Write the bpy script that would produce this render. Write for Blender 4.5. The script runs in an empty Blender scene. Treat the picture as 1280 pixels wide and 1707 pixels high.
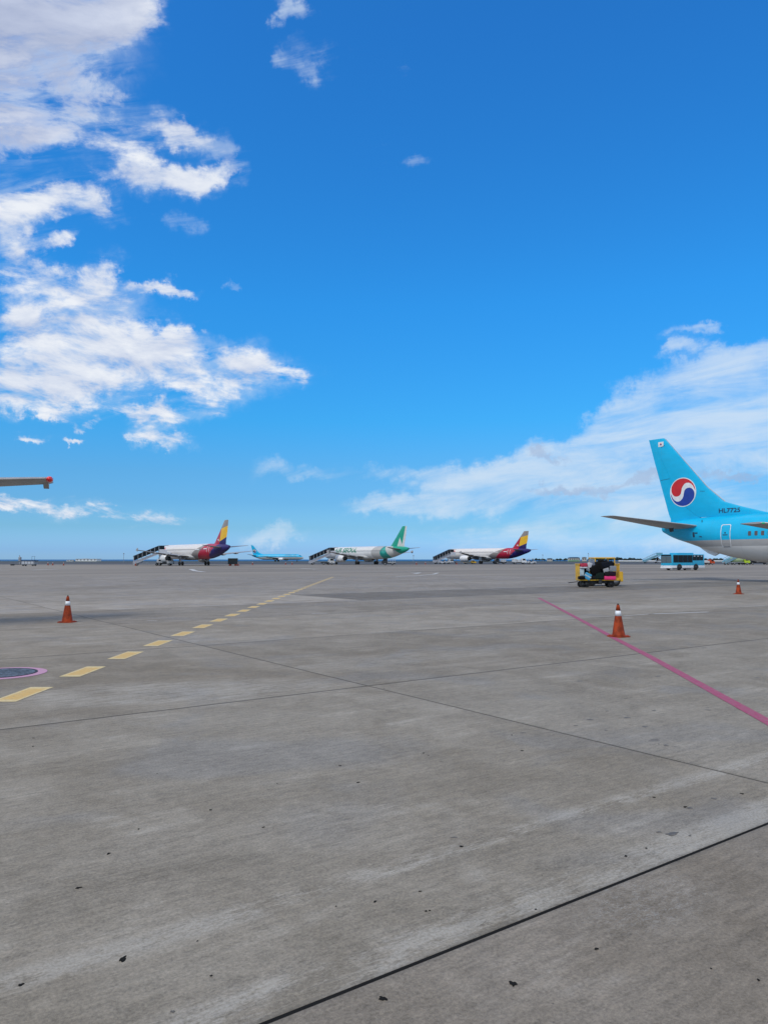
import bpy, bmesh, math, random
from mathutils import Vector, Matrix
random.seed(7)
S = bpy.context.scene
COL = S.collection
PI = math.pi

# ------------------------------------------------------------------ camera
CAM_H, FOC, PITCH = 1.75, 1250.0, math.radians(3.6)
cam = bpy.data.objects.new('camera', bpy.data.cameras.new('camera'))
COL.objects.link(cam); S.camera = cam
cam.location = (0, 0, CAM_H); cam.rotation_euler = (PI/2 + PITCH, 0, 0)
cam.data.sensor_fit = 'HORIZONTAL'; cam.data.sensor_width = 36
cam.data.lens = FOC/1280*36; cam.data.clip_end = 60000; cam.data.clip_start = .05

def G(px, py, z=0.0):
    """point of the ground seen at a pixel of the photograph"""
    r = (px-640)/FOC; u = (853.5-py)/FOC
    y = math.cos(PITCH)-u*math.sin(PITCH); w = math.sin(PITCH)+u*math.cos(PITCH)
    t = (z-CAM_H)/w
    return Vector((r*t, y*t, z))
def X(px, Y): return (px-640)/FOC*Y

# ------------------------------------------------------------------ node expression helper
class N:
    def __init__(s, nt, sock): s.nt = nt; s.s = sock
    def _m(s, op, *a, clamp=False):
        n = s.nt.nodes.new('ShaderNodeMath'); n.operation = op; n.use_clamp = clamp
        for i, v in enumerate((s,)+a):
            if isinstance(v, N): s.nt.links.new(v.s, n.inputs[i])
            else: n.inputs[i].default_value = float(v)
        return N(s.nt, n.outputs[0])
    def __add__(s, o): return s._m('ADD', o)
    __radd__ = __add__
    def __mul__(s, o): return s._m('MULTIPLY', o)
    __rmul__ = __mul__
    def __sub__(s, o): return s._m('SUBTRACT', o)
    def __rsub__(s, o): return (s*-1.0)+o
    def __truediv__(s, o): return s._m('DIVIDE', o)
    def max(s, o): return s._m('MAXIMUM', o)
    def min(s, o): return s._m('MINIMUM', o)
    def lt(s, o): return s._m('LESS_THAN', o)
    def gt(s, o): return s._m('GREATER_THAN', o)
    def abs(s): return s._m('ABSOLUTE')
    def pow(s, o): return s._m('POWER', o)
    def clamp(s): return s._m('ADD', 0.0, clamp=True)
    def pingpong(s, o): return s._m('PINGPONG', o)
    def ss(s, a, b, lo=0.0, hi=1.0):
        n = s.nt.nodes.new('ShaderNodeMapRange'); n.interpolation_type = 'SMOOTHSTEP'
        s.nt.links.new(s.s, n.inputs[0])
        for i, v in zip((1, 2, 3, 4), (a, b, lo, hi)): n.inputs[i].default_value = v
        return N(s.nt, n.outputs[0])
def combine(nt, x, y, z=0.0):
    n = nt.nodes.new('ShaderNodeCombineXYZ')
    for i, v in enumerate((x, y, z)):
        if isinstance(v, N): nt.links.new(v.s, n.inputs[i])
        else: n.inputs[i].default_value = v
    return N(nt, n.outputs[0])
def split(nt, v):
    n = nt.nodes.new('ShaderNodeSeparateXYZ'); nt.links.new(v.s, n.inputs[0])
    return [N(nt, o) for o in n.outputs]
def noise(nt, v, scale, detail=4, rough=.5, dist=0, dim='3D'):
    n = nt.nodes.new('ShaderNodeTexNoise'); n.noise_dimensions = dim
    n.inputs['Scale'].default_value = scale; n.inputs['Detail'].default_value = detail
    n.inputs['Roughness'].default_value = rough; n.inputs['Distortion'].default_value = dist
    if v is not None: nt.links.new(v.s, n.inputs['Vector'])
    return N(nt, n.outputs['Fac'])
def voronoi(nt, v, scale, feat='F1', out='Distance', rnd=1):
    n = nt.nodes.new('ShaderNodeTexVoronoi'); n.feature = feat
    n.inputs['Scale'].default_value = scale; n.inputs['Randomness'].default_value = rnd
    nt.links.new(v.s, n.inputs['Vector']); return N(nt, n.outputs[out])
def mixc(nt, f, a, b, mode='MIX'):
    n = nt.nodes.new('ShaderNodeMix'); n.data_type = 'RGBA'; n.blend_type = mode
    for i, v in ((0, f), (6, a), (7, b)):
        if isinstance(v, N): nt.links.new(v.s, n.inputs[i])
        elif isinstance(v, (int, float)): n.inputs[i].default_value = v
        else: n.inputs[i].default_value = (*v, 1) if len(v) == 3 else v
    return N(nt, n.outputs[2])
def scale3(nt, v, x, y, z=1.0):
    n = nt.nodes.new('ShaderNodeVectorMath'); n.operation = 'MULTIPLY'
    nt.links.new(v.s, n.inputs[0]); n.inputs[1].default_value = (x, y, z)
    return N(nt, n.outputs[0])
def add3(nt, v, o):
    n = nt.nodes.new('ShaderNodeVectorMath'); n.operation = 'ADD'
    nt.links.new(v.s, n.inputs[0])
    if isinstance(o, N): nt.links.new(o.s, n.inputs[1])
    else: n.inputs[1].default_value = o
    return N(nt, n.outputs[0])

# ------------------------------------------------------------------ sky
SUN_DIR = Vector((-.42, -.50, .86)).normalized()
world = bpy.data.worlds.new('World'); S.world = world; world.use_nodes = True
nt = world.node_tree
bg = nt.nodes['Background']; bg.inputs[1].default_value = 0.1
sky = nt.nodes.new('ShaderNodeTexSky'); sky.sky_type = 'NISHITA'; sky.sun_disc = False
sky.sun_elevation = math.asin(SUN_DIR.z); sky.sun_rotation = math.atan2(SUN_DIR.x, SUN_DIR.y)
tc = nt.nodes.new('ShaderNodeTexCoord')
D = N(nt, tc.outputs['Generated'])
dx, dy, dz = split(nt, D)
# deeper, more saturated blue of the phone picture, by elevation
ramp = nt.nodes.new('ShaderNodeValToRGB')
nt.links.new((dz*1.6).s, ramp.inputs[0])
stops = [(0, (.95, 1.68, 3.0)), (.018, (.69, 1.34, 2.70)), (.065, (.46, 1.0, 1.75)), (.12, (.36, .87, 1.50)), (.18, (.335, .895, 1.45)),
         (.29, (.21, 1.04, 1.66)), (.52, (.19, 1.18, 2.0)), (.95, (.205, 1.16, 2.15))]
K = 3.0
els = ramp.color_ramp.elements
while len(els) < len(stops): els.new(.5)
for e, (p, c) in zip(els, stops): e.position = p; e.color = tuple(v/K for v in c)+(1,)
tint = scale3(nt, N(nt, ramp.outputs[0]), K, K, K)
blue = mixc(nt, 1.0, N(nt, sky.outputs[0]), tint, 'MULTIPLY')
# cloud field on the direction (u to the east, v up), as seen by anybody on this apron
yy = dy.max(.08)
u0, v0 = dx/yy, dz/yy
warpn = nt.nodes.new('ShaderNodeTexNoise'); warpn.inputs['Scale'].default_value = 5.0; warpn.inputs['Detail'].default_value = 6
warpn.inputs['Roughness'].default_value = .62
nt.links.new(D.s, warpn.inputs['Vector'])
wx, wy, wz = split(nt, N(nt, warpn.outputs['Color']))
warp2 = nt.nodes.new('ShaderNodeTexNoise'); warp2.inputs['Scale'].default_value = 26.0; warp2.inputs['Detail'].default_value = 8
warp2.inputs['Roughness'].default_value = .66
nt.links.new(D.s, warp2.inputs['Vector'])
w2x, w2y, w2z = split(nt, N(nt, warp2.outputs['Color']))
u = u0 + (wx-.5)*.22 + (w2x-.5)*.075; v = v0 + (wy-.5)*.12 + (w2y-.5)*.055
UV = combine(nt, u, v)
def ang(px, py):
    r = (px-640)/FOC; q = (853.5-py)/FOC
    y = math.cos(PITCH)-q*math.sin(PITCH); w = math.sin(PITCH)+q*math.cos(PITCH)
    return r/y, w/y
def blob(px, py, rx, ry, rot=0.0, amp=1.0):
    cu, cv = ang(px, py)
    n = nt.nodes.new('ShaderNodeMapping'); n.vector_type = 'TEXTURE'
    n.inputs['Location'].default_value = (cu, cv, 0); n.inputs['Rotation'].default_value = (0, 0, math.radians(rot))
    n.inputs['Scale'].default_value = (rx/FOC, ry/FOC, 1)
    nt.links.new(UV.s, n.inputs['Vector'])
    l = nt.nodes.new('ShaderNodeVectorMath'); l.operation = 'LENGTH'; nt.links.new(n.outputs[0], l.inputs[0])
    return N(nt, l.outputs['Value']).ss(1.75, .1, 0, amp)
def field(lst):
    acc = None
    for b in lst:
        k = blob(*b); acc = k if acc is None else 1-(1-acc)*(1-k)
    return acc
cumulus = field([
    (60, 50, 165, 125, 0, 1), (30, 165, 145, 95), (140, 165, 74, 50, -35), (180, 20, 70, 55, 0, 1), (60, 215, 110, 40, 0, .7), (-60, 100, 150, 200),
    (85, 322, 100, 36, 4), (15, 345, 60, 40), (185, 355, 42, 26, -30, .8),
    (300, 215, 62, 26, -30), (352, 258, 36, 44, 0), (262, 290, 78, 32, -18), (330, 306, 46, 28, 10, .9), (235, 225, 40, 30, 0, .55),
    (92, 397, 38, 20, 20, .75), (8, 430, 50, 56, 0, .95), (80, 470, 64, 24, 0, .75), (162, 462, 34, 40, -50, .8),
    (110, 522, 105, 36, 0, .85), (30, 556, 80, 44, 0, .9), (180, 560, 80, 42, 0, .9), (258, 490, 52, 13, 8, .8), (160, 590, 130, 40),
    (110, 632, 170, 30), (40, 655, 110, 28), (285, 585, 62, 22, 12, .8), (350, 622, 66, 34, 0, .95), (418, 634, 84, 42, 4),
    (262, 682, 84, 20, -4, .95), (268, 718, 44, 16, -12, .8), (60, 675, 80, 12, -10, .7),
    (123, 721, 26, 8, 0, .75), (42, 712, 40, 10, 0, .55), (155, 695, 30, 9, 0, .6),
    (60, 838, 190, 20, -2, .85)])
veil = field([
    (500, 0, 40, 22, 0, .8), (465, 16, 20, 16, 0, .55), (545, 90, 60, 40, -40, .50), (555, 120, 20, 34, 0, .42), (490, 68, 24, 20, 0, .52), (690, 118, 22, 12, 0, .35), (300, 372, 26, 20, 0, .42), (732, 266, 26, 16, 0, .42),
    (370, 486, 16, 8, 0, .5), (650, 250, 30, 12, 0, .25),
    (500, 790, 100, 18, -4, .55), (690, 775, 80, 19, 4, .62), (455, 905, 60, 18, 0, .72), (350, 545, 60, 16, 0, .3), (1185, 552, 26, 14, 0, .5),
    (1155, 552, 46, 13, 6, .52), (1140, 580, 30, 10, 10, .52), (1035, 660, 62, 34, 32, .72), (995, 690, 60, 24, 25, .6),
    (1220, 600, 110, 24, 10, .78), (1180, 650, 160, 50, 14, .68), (1230, 730, 200, 80, 0, .72), (1090, 740, 190, 48, 10, .66),
    (910, 765, 160, 36, 14, .74), (820, 800, 130, 38, 14, .7), (730, 838, 140, 22, 4, .66), (1000, 820, 240, 44, 0, .62),
    (1150, 880, 300, 50, 0, .6), (900, 900, 260, 26, 0, .42), (950, 800, 90, 14, 0, .75)])
greys = field([(915, 752, 26, 10, 0, .8), (1060, 803, 120, 13, 0, .85), (930, 812, 60, 8, 0, .7), (1250, 797, 50, 9, 0, .8)])
greycore = field([(40, 70, 190, 130, 0, 1), (60, 190, 120, 60, 0, .8), (-80, 90, 150, 200, 0, 1)])
# unseen clouds outside the view, added thick to whiten the ambient light
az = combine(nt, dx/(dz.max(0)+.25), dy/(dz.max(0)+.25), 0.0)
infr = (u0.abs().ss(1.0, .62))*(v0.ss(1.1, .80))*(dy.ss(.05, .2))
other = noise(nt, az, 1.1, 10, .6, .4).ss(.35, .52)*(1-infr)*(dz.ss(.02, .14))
cumall = cumulus
# detail noise, flattened towards the horizon as on a cloud layer
q = v0.max(0)+.22
P = combine(nt, u0/q*1.0, (q._m('LOGARITHM', math.e))*2.2, (u0*.3)+v0*.4)
n1 = noise(nt, P, 5.2, 14, .64, .30)
n2 = noise(nt, add3(nt, P, (.03, .08, 0)), 5.2, 6, .56, .30)
nst = noise(nt, combine(nt, u0*3.0+v0*3.0, v0*15.0-u0*3.0, 1.7), 1.7, 9, .62, .5)
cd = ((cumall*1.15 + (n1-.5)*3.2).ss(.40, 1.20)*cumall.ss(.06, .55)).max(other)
vd = ((veil*.95 + (nst-.5)*1.9).ss(.12, 1.15))*veil.ss(0, .6)*.82
vd = vd.max((cumulus.ss(.05, .8))*(nst.ss(.40, .62))*.34)
gd = (greys + (n1-.5)*1.6).ss(.35, .9)*.6
shade = ((n1-n2)*2.6+.5).clamp()
whit = mixc(nt, shade, (5.3, 6.1, 7.9), (8.7, 9.0, 9.5))
grey = mixc(nt, shade, (3.9, 4.5, 6.3), (5.8, 6.4, 8.0))
ccol = mixc(nt, (greycore*1.5*cd.ss(.35, .95)).clamp()*.95, whit, grey)
c1 = mixc(nt, vd, blue, (6.6, 7.75, 9.0))
c2 = mixc(nt, gd, c1, (3.6, 4.7, 6.8))
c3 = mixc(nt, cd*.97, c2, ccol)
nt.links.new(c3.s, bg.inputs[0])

# ------------------------------------------------------------------ sun (veiled by cloud: soft shadows)
sun = bpy.data.objects.new('sun', bpy.data.lights.new('sun', 'SUN')); COL.objects.link(sun)
sun.data.energy = 2.05; sun.data.angle = math.radians(24); sun.data.color = (1.0, .90, .76)
sun.rotation_euler = SUN_DIR.to_track_quat('Z', 'Y').to_euler()
S.view_settings.view_transform = 'Standard'; S.view_settings.look = 'None'
S.view_settings.exposure = 0.0; S.view_settings.gamma = 1.0; S.view_settings.use_curve_mapping = False

# ------------------------------------------------------------------ object helpers
def tag(o, label=None, cat=None, group=None, kind=None):
    if label: o['label'] = label
    if cat: o['category'] = cat
    if group: o['group'] = group
    if kind: o['kind'] = kind
    return o
def empty(name, loc=(0, 0, 0), rz=0.0, label=None, cat=None, group=None, kind=None):
    o = bpy.data.objects.new(name, None); COL.objects.link(o)
    o.location = loc; o.rotation_euler = (0, 0, rz); o.empty_display_size = .3
    return tag(o, label, cat, group, kind)
KIDS = {}
def link(name, me, m=None, parent=None, smooth=False, kind=None, loc=None, rot=None):
    if m is not None:
        me.materials.clear()
        for k in (m if isinstance(m, (list, tuple)) else [m]): me.materials.append(k)
    o = bpy.data.objects.new(name, me); COL.objects.link(o)
    if parent is not None: o.parent = parent; KIDS.setdefault(parent.name, []).append(o)
    if smooth: me.polygons.foreach_set('use_smooth', [True]*len(me.polygons))
    if loc: o.location = loc
    if rot: o.rotation_euler = rot
    if kind: o['kind'] = kind
    return o
def build(name, bm, m, parent=None, smooth=False, kind=None, loc=None, rot=None, autosm=False):
    bmesh.ops.recalc_face_normals(bm, faces=bm.faces)
    me = bpy.data.meshes.new(name); bm.to_mesh(me); bm.free()
    o = link(name, me, m, parent, smooth or autosm, kind, loc, rot)
    if autosm:
        try: me.set_sharp_from_angle(angle=math.radians(35))
        except Exception: pass
    return o
def copy_tree(o, parent=None, loc=None, rz=None, label=None, group=None, scale=None):
    c = o.copy(); COL.objects.link(c)
    if parent is not None: c.parent = parent; KIDS.setdefault(parent.name, []).append(c)
    if loc is not None: c.location = loc
    if rz is not None: c.rotation_euler = (0, 0, rz)
    if scale is not None: c.scale = (scale,)*3 if isinstance(scale, (int, float)) else scale
    if label: c['label'] = label
    if group: c['group'] = group
    for ch in list(KIDS.get(o.name, [])): copy_tree(ch, c)
    return c
def bm_new(): return bmesh.new()
def box(bm, x0, x1, y0, y1, z0, z1, bev=0.0, mat=None):
    r = bmesh.ops.create_cube(bm, size=1.0, matrix=Matrix.Translation(((x0+x1)/2, (y0+y1)/2, (z0+z1)/2)) @ Matrix.Diagonal((abs(x1-x0), abs(y1-y0), abs(z1-z0), 1)))
    vs = r['verts']
    if bev > 0:
        es = list({e for v in vs for e in v.link_edges})
        r2 = bmesh.ops.bevel(bm, geom=es, offset=bev, segments=2, affect='EDGES', profile=.5)
        vs = list({v for f in r2['faces'] for v in f.verts})
    if mat is not None: bmesh.ops.transform(bm, matrix=mat, verts=[v for v in vs if v.is_valid])
    return vs
def cyl(bm, p0, p1, r0, r1=None, seg=12, caps=True):
    p0, p1 = Vector(p0), Vector(p1); d = p1-p0
    r1 = r0 if r1 is None else r1
    M = Matrix.Translation((p0+p1)/2) @ d.to_track_quat('Z', 'Y').to_matrix().to_4x4()
    return bmesh.ops.create_cone(bm, cap_ends=caps, segments=seg, radius1=r0, radius2=r1, depth=d.length, matrix=M)['verts']
def lathe(bm, prof, seg=24, M=Matrix.Identity(4), cap0=True, cap1=True):
    """prof: (axis, radius) along local X"""
    rings = []
    for a, r in prof:
        rings.append([bm.verts.new(M @ Vector((a, r*math.cos(2*PI*i/seg), r*math.sin(2*PI*i/seg)))) for i in range(seg)])
    for a, b in zip(rings, rings[1:]):
        for i in range(seg): bm.faces.new((a[i], a[(i+1) % seg], b[(i+1) % seg], b[i]))
    if cap0: bm.faces.new(rings[0])
    if cap1: bm.faces.new(rings[-1])
def prism(bm, pts, y0, y1, M=Matrix.Identity(4)):
    """pts (x,z) outline extruded along y"""
    a = [bm.verts.new(M @ Vector((p[0], y0, p[1]))) for p in pts]
    b = [bm.verts.new(M @ Vector((p[0], y1, p[1]))) for p in pts]
    bm.faces.new(a); bm.faces.new(b[::-1]); n = len(pts)
    for i in range(n): bm.faces.new((a[i], a[(i+1) % n], b[(i+1) % n], b[i]))
def sheet(name, pts, m, parent=None, kind=None, z=0.0):
    me = bpy.data.meshes.new(name)
    me.from_pydata([(p[0], p[1], z) for p in pts], [], [tuple(range(len(pts)))]); me.update()
    return link(name, me, m, parent, kind=kind)

# ------------------------------------------------------------------ materials
MATS = {}
def mat(name, col, rough=.5, metal=0.0, var=.06, nscale=3.0, spec=.5, coat=0.0):
    if name in MATS: return MATS[name]
    m = bpy.data.materials.new(name); m.use_nodes = True; t = m.node_tree; b = t.nodes['Principled BSDF']
    co = t.nodes.new('ShaderNodeTexCoord'); O = N(t, co.outputs['Object'])
    n = noise(t, O, nscale, 5, .6)
    hi = tuple(min(1, c*(1+var)) for c in col); lo = tuple(c*(1-var*2) for c in col)
    t.links.new(mixc(t, n.ss(.3, .7), lo, hi).s, b.inputs['Base Color'])
    t.links.new((n*.2+(rough-.1)).s, b.inputs['Roughness'])
    b.inputs['Metallic'].default_value = metal; b.inputs['Specular IOR Level'].default_value = spec
    b.inputs['Coat Weight'].default_value = coat; b.inputs['Coat Roughness'].default_value = .08
    MATS[name] = m; return m
def glass_dark(name, col=(.012, .016, .02)):
    m = mat(name, col, .18, 0, .1, spec=.22); return m
rubber = mat('rubber', (.018, .018, .018), .85)
steel = mat('steel', (.42, .43, .45), .38, .8)
darkmet = mat('dark_metal', (.035, .037, .04), .5, .3)
white = mat('white_paint', (.74, .75, .76), .35, coat=.2)
offwhite = mat('dusty_white_paint', (.58, .59, .60), .5, var=.12)
orange = mat('orange_plastic', (.55, .075, .018), .6, var=.15)
yellow = mat('yellow_paint', (.72, .42, .025), .42, var=.12)
black = mat('black_fabric', (.006, .006, .007), .8, spec=.12)
greyp = mat('grey_paint', (.26, .28, .31), .5)
lgrey = mat('light_grey_paint', (.46, .48, .51), .45)
glass = glass_dark('dark_glass')

def concrete():
    m = bpy.data.materials.new('apron_concrete'); m.use_nodes = True; t = m.node_tree; b = t.nodes['Principled BSDF']
    g = t.nodes.new('ShaderNodeNewGeometry'); W = N(t, g.outputs['Position'])
    rot = t.nodes.new('ShaderNodeMapping'); rot.vector_type = 'POINT'; rot.inputs['Rotation'].default_value = (0, 0, -ANG)
    t.links.new(W.s, rot.inputs['Vector']); L = N(t, rot.outputs[0]); ls, ln, lz = split(t, L)
    oi = t.nodes.new('ShaderNodeObjectInfo'); oc = N(t, oi.outputs['Color']); rnd = N(t, oi.outputs['Random'])
    rv = combine(t, rnd*37.0, rnd*91.0, 0.0)
    Lr = add3(t, L, rv)
    big = noise(t, Lr, .22, 4, .55, .4)
    med = noise(t, Lr, 1.3, 6, .6, .6)
    mot = noise(t, scale3(t, L, .7, 1.15), 15.0, 9, .74, .3)
    fine = noise(t, L, 60, 6, .72)
    grit = noise(t, L, 320, 2, .6)
    # trowel / brush streaks along the slabs, slightly oblique
    st1 = noise(t, scale3(t, Lr, .55, 4.2), 1.0, 8, .70, .25)
    st2 = noise(t, scale3(t, L, 1.6, 26.0), 1.0, 6, .65, .3)
    crack = noise(t, scale3(t, L, 3.0, 14.0), 2.6, 9, .75, 1.4)
    base = mixc(t, (big*.6+med*.4).ss(.36, .62), (.222, .195, .154), (.272, .247, .207))
    base = mixc(t, noise(t, L, .5, 3, .5, .8).ss(.52, .66)*.5, base, (.222, .216, .208))
    base = mixc(t, 1.0, base, oc, 'MULTIPLY')
    f = (med-.5)*.45 + (mot-.5)*1.25 + (fine-.5)*1.7 + (grit-.5)*1.0 + (st1-.5)*.34 + (st2-.5)*.6 + (crack-.5)*.35 + 1.0
    # pale laitance patches and streaks
    pale = ((st1*.62+crack*.38).ss(.515, .60))*(med.ss(.46, .62))
    edge = ((ln-N0)/ROW)._m('FRACT')*ROW                     # distance along a slab from the joint behind it
    e1 = edge.ss(.0, .02)*edge.ss(.34, .20)                  # laitance strip beside the joint
    e2 = (edge-.86).abs().ss(.15, .02)
    rowid = ((ln-N0)/ROW)._m('FLOOR')
    near = (rowid.abs()).lt(.5)*.82+.18
    e1 = e1*(st1*.5+crack*.5+(med-.5)*.4).ss(.43, .56)*near
    e2 = e2*(st1*.5+crack*.5+(med-.5)*.4).ss(.46, .56)*near
    gx, gy, gz = split(t, W)
    pa = (((gx+2.75)/2.4).pow(2)+((gy-10.75-gx*.25)/1.05).pow(2)).pow(.5)+(st1-.5)*1.2+(crack-.5)*1.4
    pb = (((gx-8.6)/3.5).pow(2)+((gy-25.2-gx*.25)/1.2).pow(2)).pow(.5)+(st1-.5)*1.2+(crack-.5)*1.4
    pc = (((gx-.5)/2.6).pow(2)+((gy-13.2-gx*.6)/.9).pow(2)).pow(.5)+(st1-.5)*1.4+(crack-.5)*2.0
    loc_ = pa.ss(1.15, .6).max(pb.ss(1.1, .6)*.8).max(pc.ss(1.1, .6)*.7)
    palem = ((pale*.40).max(e1*.95).max(e2*.90).max(loc_*1.1*(crack*.45+st2*.55).ss(.44, .56)))*(fine.ss(.38, .60)*.5+.5)
    f2 = f + palem*.36
    mv = t.nodes.new('ShaderNodeVectorMath'); mv.operation = 'SCALE'
    t.links.new(base.s, mv.inputs[0]); t.links.new(f2.max(.15).s, mv.inputs['Scale'])
    colr = mixc(t, palem*.5, N(t, mv.outputs[0]), (.365, .365, .35))
    # feathery curls of dried laitance (one slab)
    cu = (add3(t, L, (-3.4, -2.45, 0)));
    cx, cy, cz = split(t, cu)
    rad = ((cx*.9).pow(2)+(cy*1.6).pow(2)).pow(.5).ss(.62, .15)
    wv = noise(t, scale3(t, L, 7, 22), 1.6, 4, .6, 2.2)
    curl = ((wv-.5).abs().ss(.035, .008))*rad*.55*mot.ss(.42, .55)
    colr = mixc(t, curl, colr, (.36, .37, .37))
    # old damp / oil marks
    vd_ = voronoi(t, scale3(t, add3(t, L, combine(t, (mot-.5)*.22, (mot-.5)*.16, 0.0)), .62, 1.05), 2.1)
    reg = noise(t, L, .33, 3, .6).ss(.50, .64)
    oil = (vd_.ss(.115, .075))*reg*.6
    colr = mixc(t, oil, colr, (.085, .08, .075))
    # soft tyre tracks and scorched streaks
    tr = (noise(t, scale3(t, add3(t, W, (3.3, 0, 0)), 1.5, .03), 1.0, 3, .5, .2).ss(.60, .72))*mot.ss(.3, .6)*.16
    colr = mixc(t, tr, colr, (.09, .09, .09))
    # tiny dark pits
    pit = (voronoi(t, L, 13.0).ss(.085, .05))*(noise(t, L, 3.1, 2).ss(.55, .62))*.55
    colr = mixc(t, pit, colr, (.05, .05, .05))
    # grime close to the joint
    tj = ((ls-S0).pingpong(LEN/2))
    nj = (ln-N0).abs().gt(1.0)
    ej = ((edge.pingpong(ROW/2)).ss(.050, .010)*(nj*.25+.25)).max(tj.ss(.04, .008)*.38)*mot.ss(.22, .5)
    colr = mixc(t, ej, colr, (.08, .08, .078))
    t.links.new(colr.s, b.inputs['Base Color'])
    t.links.new((mot*.18+.72).s, b.inputs['Roughness']); b.inputs['Specular IOR Level'].default_value = .28
    bp = t.nodes.new('ShaderNodeBump'); bp.inputs['Strength'].default_value = .9; bp.inputs['Distance'].default_value = .005
    h = fine*.8 + grit*.5 + mot*1.2 + st2*.5 - pit*1.0
    t.links.new(h.s, bp.inputs['Height']); t.links.new(bp.outputs[0], b.inputs['Normal'])
    return m
ANG = math.radians(35.6); N0 = 2.66; ROW = 6.0; S0 = 5.93; LEN = 12.0
M_conc = concrete()

def ground_mat(name, c0, c1, sx, sy, sc, extra=None):
    m = bpy.data.materials.new(name); m.use_nodes = True; t = m.node_tree; b = t.nodes['Principled BSDF']
    g = t.nodes.new('ShaderNodeNewGeometry'); W = N(t, g.outputs['Position'])
    rot = t.nodes.new('ShaderNodeMapping'); rot.inputs['Rotation'].default_value = (0, 0, -ANG); t.links.new(W.s, rot.inputs['Vector'])
    L = N(t, rot.outputs[0])
    n = noise(t, scale3(t, L, sx, sy), sc, 7, .62, .3); n3 = noise(t, W, .02, 3)
    c = mixc(t, (n*.7+n3*.3).ss(.36, .64), c0, c1)
    f = noise(t, W, 3.0, 5, .7)
    c = mixc(t, .5, c, mixc(t, f, (.0, .0, .0), (2, 2, 2)), 'OVERLAY') if False else c
    t.links.new(c.s, b.inputs['Base Color']); b.inputs['Roughness'].default_value = .9; b.inputs['Specular IOR Level'].default_value = .15
    return m
M_far = ground_mat('far_apron', (.175, .160, .144), (.262, .238, .208), .012, .09, 1.0)
M_runway = ground_mat('runway_asphalt', (.060, .068, .082), (.095, .100, .110), .01, .05, 1.0)
M_grass = ground_mat('airfield_grass', (.045, .060, .040), (.085, .090, .060), .03, .05, 1.0)
M_seal = mat('joint_sealant', (.012, .012, .012), .9, spec=.08)

# ------------------------------------------------------------------ the ground
sheet('ground', [(-620, -60), (900, -60), (900, 250), (-620, 250)], M_far, kind='structure', z=-.024)
sheet('runway', [(-620, 250), (900, 250), (900, 470), (-620, 470)], M_runway, kind='structure', z=-.024)
sheet('grass', [(-620, 470), (900, 470), (900, 640), (-620, 640)], M_grass, kind='structure', z=-.024)
# earth bank down to the water
me = bpy.data.meshes.new('coast_bank')
me.from_pydata([(-620, 640, -.024), (900, 640, -.024), (1000, 700, -24), (-720, 700, -24)], [], [(0, 1, 2, 3)])
link('coast_bank', me, M_grass, kind='structure')
def sea_mat():
    m = bpy.data.materials.new('sea_water'); m.use_nodes = True; t = m.node_tree; b = t.nodes['Principled BSDF']
    g = t.nodes.new('ShaderNodeNewGeometry'); W = N(t, g.outputs['Position'])
    n = noise(t, scale3(t, W, .002, .004), 1.0, 6, .6)
    t.links.new(mixc(t, n, (.010, .075, .20), (.022, .13, .30)).s, b.inputs['Base Color'])
    b.inputs['Roughness'].default_value = .6; b.inputs['Specular IOR Level'].default_value = .2
    return m
sheet('sea', [(-30000, 660), (30000, 660), (30000, 42000), (-30000, 42000)], sea_mat(), kind='structure', z=-20)

apron = empty('apron', (0, 0, 0), ANG, kind='structure')
SLAB = {}
def slab_mesh(gap_n, gap_s):
    k = (round(gap_n, 4), round(gap_s, 4))
    if k in SLAB: return SLAB[k]
    bm = bm_new()
    box(bm, gap_s/2, LEN-gap_s/2, gap_n/2, ROW-gap_n/2, -.02, 0)
    es = [e for e in bm.edges if all(v.co.z > -.001 for v in e.verts)]
    bmesh.ops.bevel(bm, geom=es, offset=.004, segments=1, affect='EDGES')
    bmesh.ops.recalc_face_normals(bm, faces=bm.faces)
    me = bpy.data.meshes.new('concrete_slab'); bm.to_mesh(me); bm.free(); me.materials.append(M_conc); SLAB[k] = me
    return me
ca, sa = math.cos(ANG), math.sin(ANG)
TINT = {-1: (.84, .82, .81), 0: (.93, .93, .92), 1: (.84, .825, .80), 2: (.98, .97, .96), 3: (.85, .84, .84), 4: (.92, .92, .95), 5: (.88, .88, .91), 6: (.93, .93, .96), 7: (.87, .87, .91)}
for k in range(-3, 14):
    for j in range(-5, 9):
        s, n = S0+j*LEN, N0+k*ROW
        cx_, cy_ = (s+LEN/2)*ca-(n+ROW/2)*sa, (s+LEN/2)*sa+(n+ROW/2)*ca
        if not (-9 < cy_ < 78 and abs(cx_) < .62*max(cy_, 0)+11): continue
        gn = .020 if k in (-1, 0) else .018
        o = bpy.data.objects.new('concrete_slab', slab_mesh(gn, .014)); COL.objects.link(o); o.parent = apron
        o.location = (s, n, -random.random()*.0008)
        tv = TINT.get(k, (.89, .89, .93)); r = 1+random.uniform(-.045, .045)
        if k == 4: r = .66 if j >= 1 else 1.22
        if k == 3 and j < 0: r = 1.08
        if k == 5 and j <= 0: r *= 1.1
        o.color = (tv[0]*r, tv[1]*r, tv[2]*r, 1)
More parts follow.
